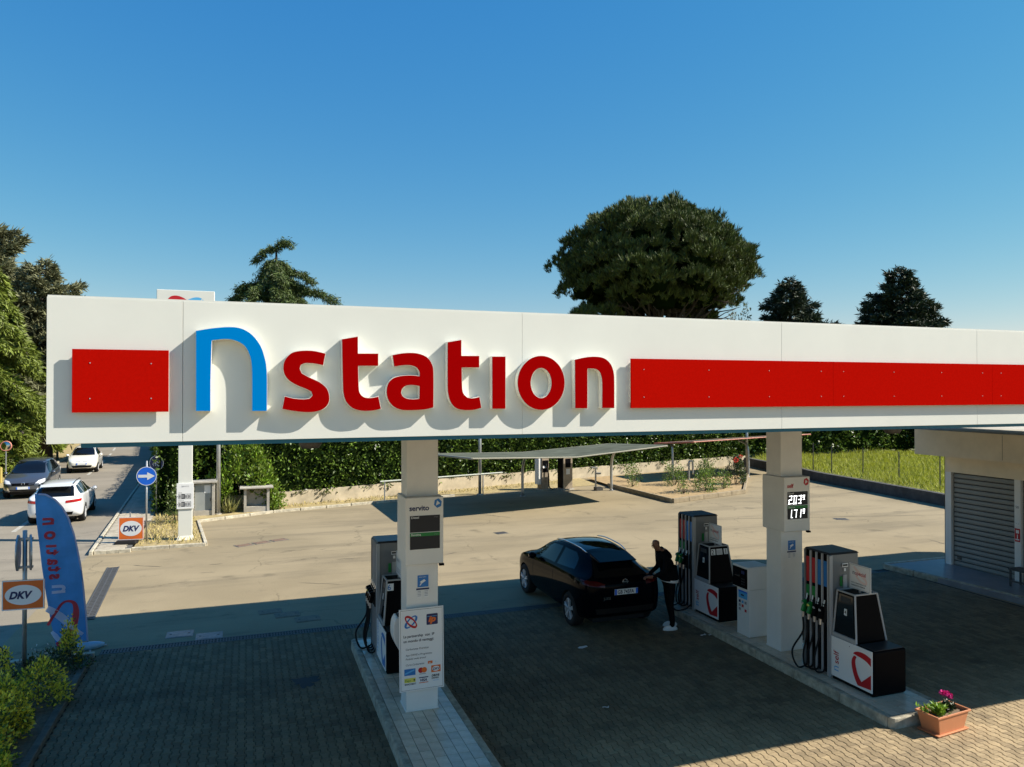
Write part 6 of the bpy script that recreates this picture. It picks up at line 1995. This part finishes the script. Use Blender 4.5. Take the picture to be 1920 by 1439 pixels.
F500 = [(.0, .42, .56, .66, .92, .98, .52), (.08, .3, .72, .68, .97, 1.14, .54), (.28, .24, .79, .68, .98, 1.34, .53), (.7, .22, .81, .66, .96, 1.45, .54), (1.3, .21, .81, .64, .94, 1.49, .55), (1.8, .21, .81, .64, .93, 1.46, .55), (2.2, .21, .81, .66, .93, 1.30, .56), (2.6, .21, .81, .68, .92, 1.04, .62), (2.95, .22, .80, .66, .88, .96, .62), (3.25, .24, .77, .60, .78, .88, .56), (3.48, .30, .64, .56, .66, .74, .46), (3.56, .38, .5, .52, .58, .64, .36)]
def f500_extra(t, bv):
    conform(bv, [(-.46, .34), (.46, .34), (.52, .46), (-.52, .46)], 'front', .007, 'lower_grille', 'black_matte', t)
    for s in (1, -1): conform(bv, [(s * y, z) for y, z in [(.06, .665), (.30, .675), (.30, .69), (.06, .685)]], 'front', .009, 'chrome_whisker', 'chrome', t)
car('small_white_car', 'small rounded cream city car following the grey car', (-9.35, 53.2, 0), R(-86), F500, 3.56, 1.63, 1.49, (.65, 2.95), .29, 'car_cream',
    dict(side=[('side_window', [(.42, 1.05), (.86, 1.02), (.86, 1.36), (.62, 1.33)]), ('side_window', [(.94, 1.02), (2.4, .98), (2.1, 1.25), (1.85, 1.38), (.94, 1.40)])],
         rear=[(-.54, 1.03), (.54, 1.03), (.46, 1.34), (-.46, 1.34)], front=[(-.60, 1.0), (.60, 1.0), (.49, 1.40), (-.49, 1.40)]),
    [('front', circ(.58, .74, .085, .085, 16), 'headlight', 'head_light'), ('rear', [(.55, .75), (.68, .75), (.68, .95), (.55, .95)], 'taillight', 'tail_light')],
    [('side', strip((.98, .30), (.98, 1.0), .01), 'underbody', 'door_gap', .003), ('side', strip((2.42, .30), (2.45, .94), .01), 'underbody', 'door_gap', .003)],
    [(3.60, .56, 'front', '')], f500_extra, mirrors=(2.28, .98, 'car_cream'))
# ================================================================== THE MAN AT THE PUMP
man = thing('person', 'bald man in dark jacket and white shoes leaning to refuel the black car', 'person', (8.16, 13.36, .017), R(172))
man.scale = (1.07, 1.07, 1.075)
# local: +x is the way he faces (towards the car)
J = dict(pelvis=(0, 0, .93), belly=(.02, 0, 1.08), chest=(.09, 0, 1.30), upper=(.14, 0, 1.43), neck=(.195, 0, 1.50), jaw=(.262, 0, 1.548), head=(.275, 0, 1.63), crown=(.262, 0, 1.695),
         nose=(.345, 0, 1.60))
V, E_, RAD = [], [], []
idx = {}
def jv(name, p, r, par=None):
    idx[name] = len(V); V.append(p); RAD.append(r if isinstance(r, tuple) else (r, r))
    if par: E_.append((idx[par], idx[name]))
jv('pelvis', J['pelvis'], (.135, .165))
jv('belly', J['belly'], (.125, .155), 'pelvis')
jv('chest', J['chest'], (.135, .175), 'belly')
jv('upper', J['upper'], (.105, .15), 'chest')
jv('neck', J['neck'], (.06, .06), 'upper')
jv('jaw', J['jaw'], (.078, .066), 'neck')
jv('head', J['head'], (.098, .078), 'jaw')
jv('crown', J['crown'], (.072, .06), 'head')
arms = {1: [(.13, .21, 1.40), (.20, .27, 1.15), (.42, .22, 1.05), (.50, .20, 1.045)], -1: [(.13, -.21, 1.40), (.10, -.29, 1.13), (.33, -.20, 1.0), (.41, -.16, 1.01)]}
legs = {1: [(0, .10, .86), (.03, .115, .48), (-.02, .12, .10)], -1: [(.0, -.10, .86), (-.03, -.115, .48), (-.12, -.12, .11)]}
for s in (1, -1):
    k = 'L' if s > 0 else 'R'
    a = arms[s]
    jv(k + 'sh', a[0], (.075, .08), 'upper')
    jv(k + 'el', a[1], (.052, .055), k + 'sh')
    jv(k + 'wr', a[2], (.034, .036), k + 'el')
    jv(k + 'palm', a[3], (.030, .042), k + 'wr')
    px, py, pz = a[3]
    for f, (dy, ln, dz) in enumerate(((-.033, .070, 0), (-.011, .082, .004), (.011, .078, .003), (.033, .062, -.002))):
        jv(k + f'f{f}a', (px + .045, py + dy, pz + .004 + dz), .010, k + 'palm')
        jv(k + f'f{f}b', (px + .045 + ln * .5, py + dy, pz - .012), .009, k + f'f{f}a')
        jv(k + f'f{f}c', (px + .045 + ln * .6, py + dy, pz - .045), .008, k + f'f{f}b')
    jv(k + 'ta', (px + .005, py - s * .045, pz - .012), .011, k + 'palm')
    jv(k + 'tb', (px + .04, py - s * .060, pz - .032), .010, k + 'ta')
    l = legs[s]
    jv(k + 'hip', l[0], (.095, .095), 'pelvis')
    jv(k + 'kn', l[1], (.068, .068), k + 'hip')
    jv(k + 'an', l[2], (.052, .055), k + 'kn')
    jv(k + 'ft', (l[2][0] + .06, l[2][1], .05), (.04, .045), k + 'an')
me = bpy.data.meshes.new('body')
me.from_pydata(V, E_, [])
o = bpy.data.objects.new('body', me)
COL.objects.link(o)
sk = o.modifiers.new('skin', 'SKIN')
sk.use_smooth_shade = True
for i, r in enumerate(RAD):
    me.skin_vertices[0].data[i].radius = r
    me.skin_vertices[0].data[i].use_root = (i == 0)
ss = o.modifiers.new('sub', 'SUBSURF')
ss.levels = ss.render_levels = 2
dg = bpy.context.evaluated_depsgraph_get()
full = bpy.data.meshes.new_from_object(o.evaluated_get(dg))
o.modifiers.clear()
o.data = full
o.parent = man
for mt in ('skin', 'jacket', 'jeans', 'shirt'): full.materials.append(MAT[mt])
for p in full.polygons:
    cx, cy, cz = p.center
    p.use_smooth = True
    hand = .9 < cz < 1.13 and ((cy > 0 and cx > .43) or (cy <= 0 and cx > .345))
    if cz > 1.50 + (cx - .19) * -.2 and abs(cy) < .12: mi = 0
    elif hand: mi = 0
    elif cz > .965: mi = 1
    elif cz > .925: mi = 3
    else: mi = 2
    p.material_index = mi
# jacket skirt over the hips, shirt hem, ears, brows and shoes are pieces of their own
MB().lathe([(.175, -.02), (.185, .06), (.17, .18), (.16, .24)], 20, (0, 0, 0)).build('jacket_hem', 'jacket', man, smooth=True).location = (.005, 0, .95)
q = [c_ for c_ in man.children if c_.name.startswith('jacket_hem')][0]
q.scale = (.95, 1.08, 1)
q = MB().lathe([(.165, -.0), (.178, .0), (.18, .05), (.165, .05)], 20).build('shirt_hem', 'shirt', man, smooth=True)
q.location = (0, 0, .90); q.scale = (.95, 1.08, 1); q.rotation_euler = (0, R(-6), 0)
MB().tube([(.165, 0, 1.475), (.20, 0, 1.515)], [.085, .072], 14, False).build('collar', 'jacket', man, smooth=True)
for s in (1, -1):
    e = MB().lathe([(0, 0), (.022, .004), (.028, .012), (.02, .018), (0, .016)], 10, (0, 0, 0), 'y').build('ear', 'skin', man, smooth=True)
    e.location = (.262, s * .076, 1.615); e.scale = (.7, s, 1.15)
    MB().lathe([(0, .0), (.007, .002), (.009, .008)], 10, (.336, s * .030, 1.612), 'x').build('eye', 'ink', man, smooth=True)
    fx, fy = legs[s][2][0], legs[s][2][1]
    sh = MB().lathe([(0, 0), (.8, 0), (1, .12), (.98, .4), (.8, .75), (.5, .98), (0, 1.02)], 16).build('shoe', 'shoe', man, smooth=True)
    sh.location = (fx + .055, fy, 0); sh.scale = (.15, .052, .095)
MB().tube([(.340, 0, 1.600), (.352, 0, 1.575), (.338, 0, 1.566)], [.007, .012, .007], 8).build('nose', 'skin', man, smooth=True)
MB().bar((.337, -.022, 1.545), (.337, .022, 1.545), .006, .009).build('mouth', M('lips', (.2, .06, .04), .6), man)
# hose and nozzle he is using reach from the pump to the filler
hz = thing('fuel_hose', 'black hose and nozzle running from the pump to the car filler', 'hose', (9.0, 14.2, .17))
MB().tube(curve_pts([(.02, -.30, .1), (-.12, -.32, .03), (-.35, -.30, .02), (-.55, -.42, .25), (-.78, -.55, .62), (-.92, -.66, .84)]), .0155, 8).build('hose', 'black_matte', hz, smooth=True)
MB().bar((-.92, -.66, .84), (-1.02, -.70, .90), .05, .06).build('nozzle', 'black', hz, bevel=.01)

# ================================================================== LITTER AND STAINS
litter = [(6.0, 12.9, 'crumpled white tissue on the paving left of the black car', 1.6), (5.2, 10.35, 'tiny white scrap on the paving in front of the car', .8), (8.55, 12.75, 'white wrapper at the foot of the island kerb', 1.2), (8.68, 12.7, 'small white scrap next to the wrapper by the kerb', .7)]
for x, y, lab, s in litter:
    t = thing('paper_scrap', lab, 'litter', (x, y, .021), random.uniform(0, 3), 'paper scraps on the paving')
    m = MB()
    n = 5
    for i in range(n):
        for j in range(3): m.v.append(((i - 2) * .03 * s, (j - 1) * .022 * s, abs(random.gauss(0, .010)) + .001))
    for i in range(n - 1):
        for j in range(2): m.f.append([i * 3 + j, i * 3 + j + 1, (i + 1) * 3 + j + 1, (i + 1) * 3 + j])
    m.build('sheet', 'paper', t, fix=False)
# oil patches soaked into the blocks
MAT['oil'] = M('oil_stain', (.018, .017, .016), .7)
def stain(x, y, rx, ry, lab):
    n = 40
    ph = [random.uniform(0, 6) for _ in range(4)]
    pts = []
    for i in range(n):
        a = 2 * math.pi * i / n
        k = 1 + .22 * math.sin(3 * a + ph[0]) + .16 * math.sin(7 * a + ph[1]) + .12 * math.sin(13 * a + ph[2]) + .07 * math.sin(19 * a + ph[3])
        pts.append((rx * k * math.cos(a), ry * k * math.sin(a)))
    o = MB().prism(pts, lambda u, v, d: (u, v, 0), 0, None).build('oil_stain', 'oil', None, (x, y, .0235), fix=False)
    tag(o, lab, 'stain', 'oil stains on the paving')
stain(.95, 12.95, .20, .22, 'dark oil stain on the blocks left of the servito island')

# cracks and an expansion joint in the asphalt
MAT['crack'] = M('tar_crack', (.075, .064, .05), .9, var=.3, vs=20)
def crack(a, b, w, jit):
    a, b = Vector(a), Vector(b)
    n = max(4, int((b - a).length / .12))
    d = (b - a).normalized()
    nn = Vector((-d.y, d.x))
    m = MB()
    off = 0
    for i in range(n + 1):
        off = off * .7 + random.gauss(0, jit)
        p = a.lerp(b, i / n) + nn * off
        h = w * (random.uniform(.3, 1) if jit else 1) * (1 if jit == 0 or 0 < i < n else .1)
        m.v += [(p.x + nn.x * h / 2, p.y + nn.y * h / 2, .0035), (p.x - nn.x * h / 2, p.y - nn.y * h / 2, .0035)]
    m.f = [[2 * i, 2 * i + 1, 2 * i + 3, 2 * i + 2] for i in range(n)]
    m.build('crack' if jit else 'expansion_joint', 'crack', fore, fix=False)
CRACKS = [((-.98, 22.59), (-.62, 22.61)), ((-1.19, 21.63), (-.78, 21.6)), ((2.43, 22.0), (3.2, 22.02)), ((1.25, 19.71), (2.25, 19.14)), ((5.5, 21.63), (5.98, 21.72)), ((21.0, 18.5), (20.85, 17.7)), ((8.64, 28.1), (9.5, 26.9)), ((-2.97, 23.23), (-2.24, 22.7)), ((2.95, 19.39), (3.95, 19.5)), ((4.6, 24.2), (5.6, 24.0)), ((10.6, 20.6), (11.5, 20.5))]
crack((14.43, 24.6), (27.5, 21.5), .03, 0)
for a, b in CRACKS: crack(a, b, random.uniform(.03, .055), .02)
cover(21.2, 22.5, .42, .3, -20, 'small dark cover on the joint line right of the self column', 'iron')
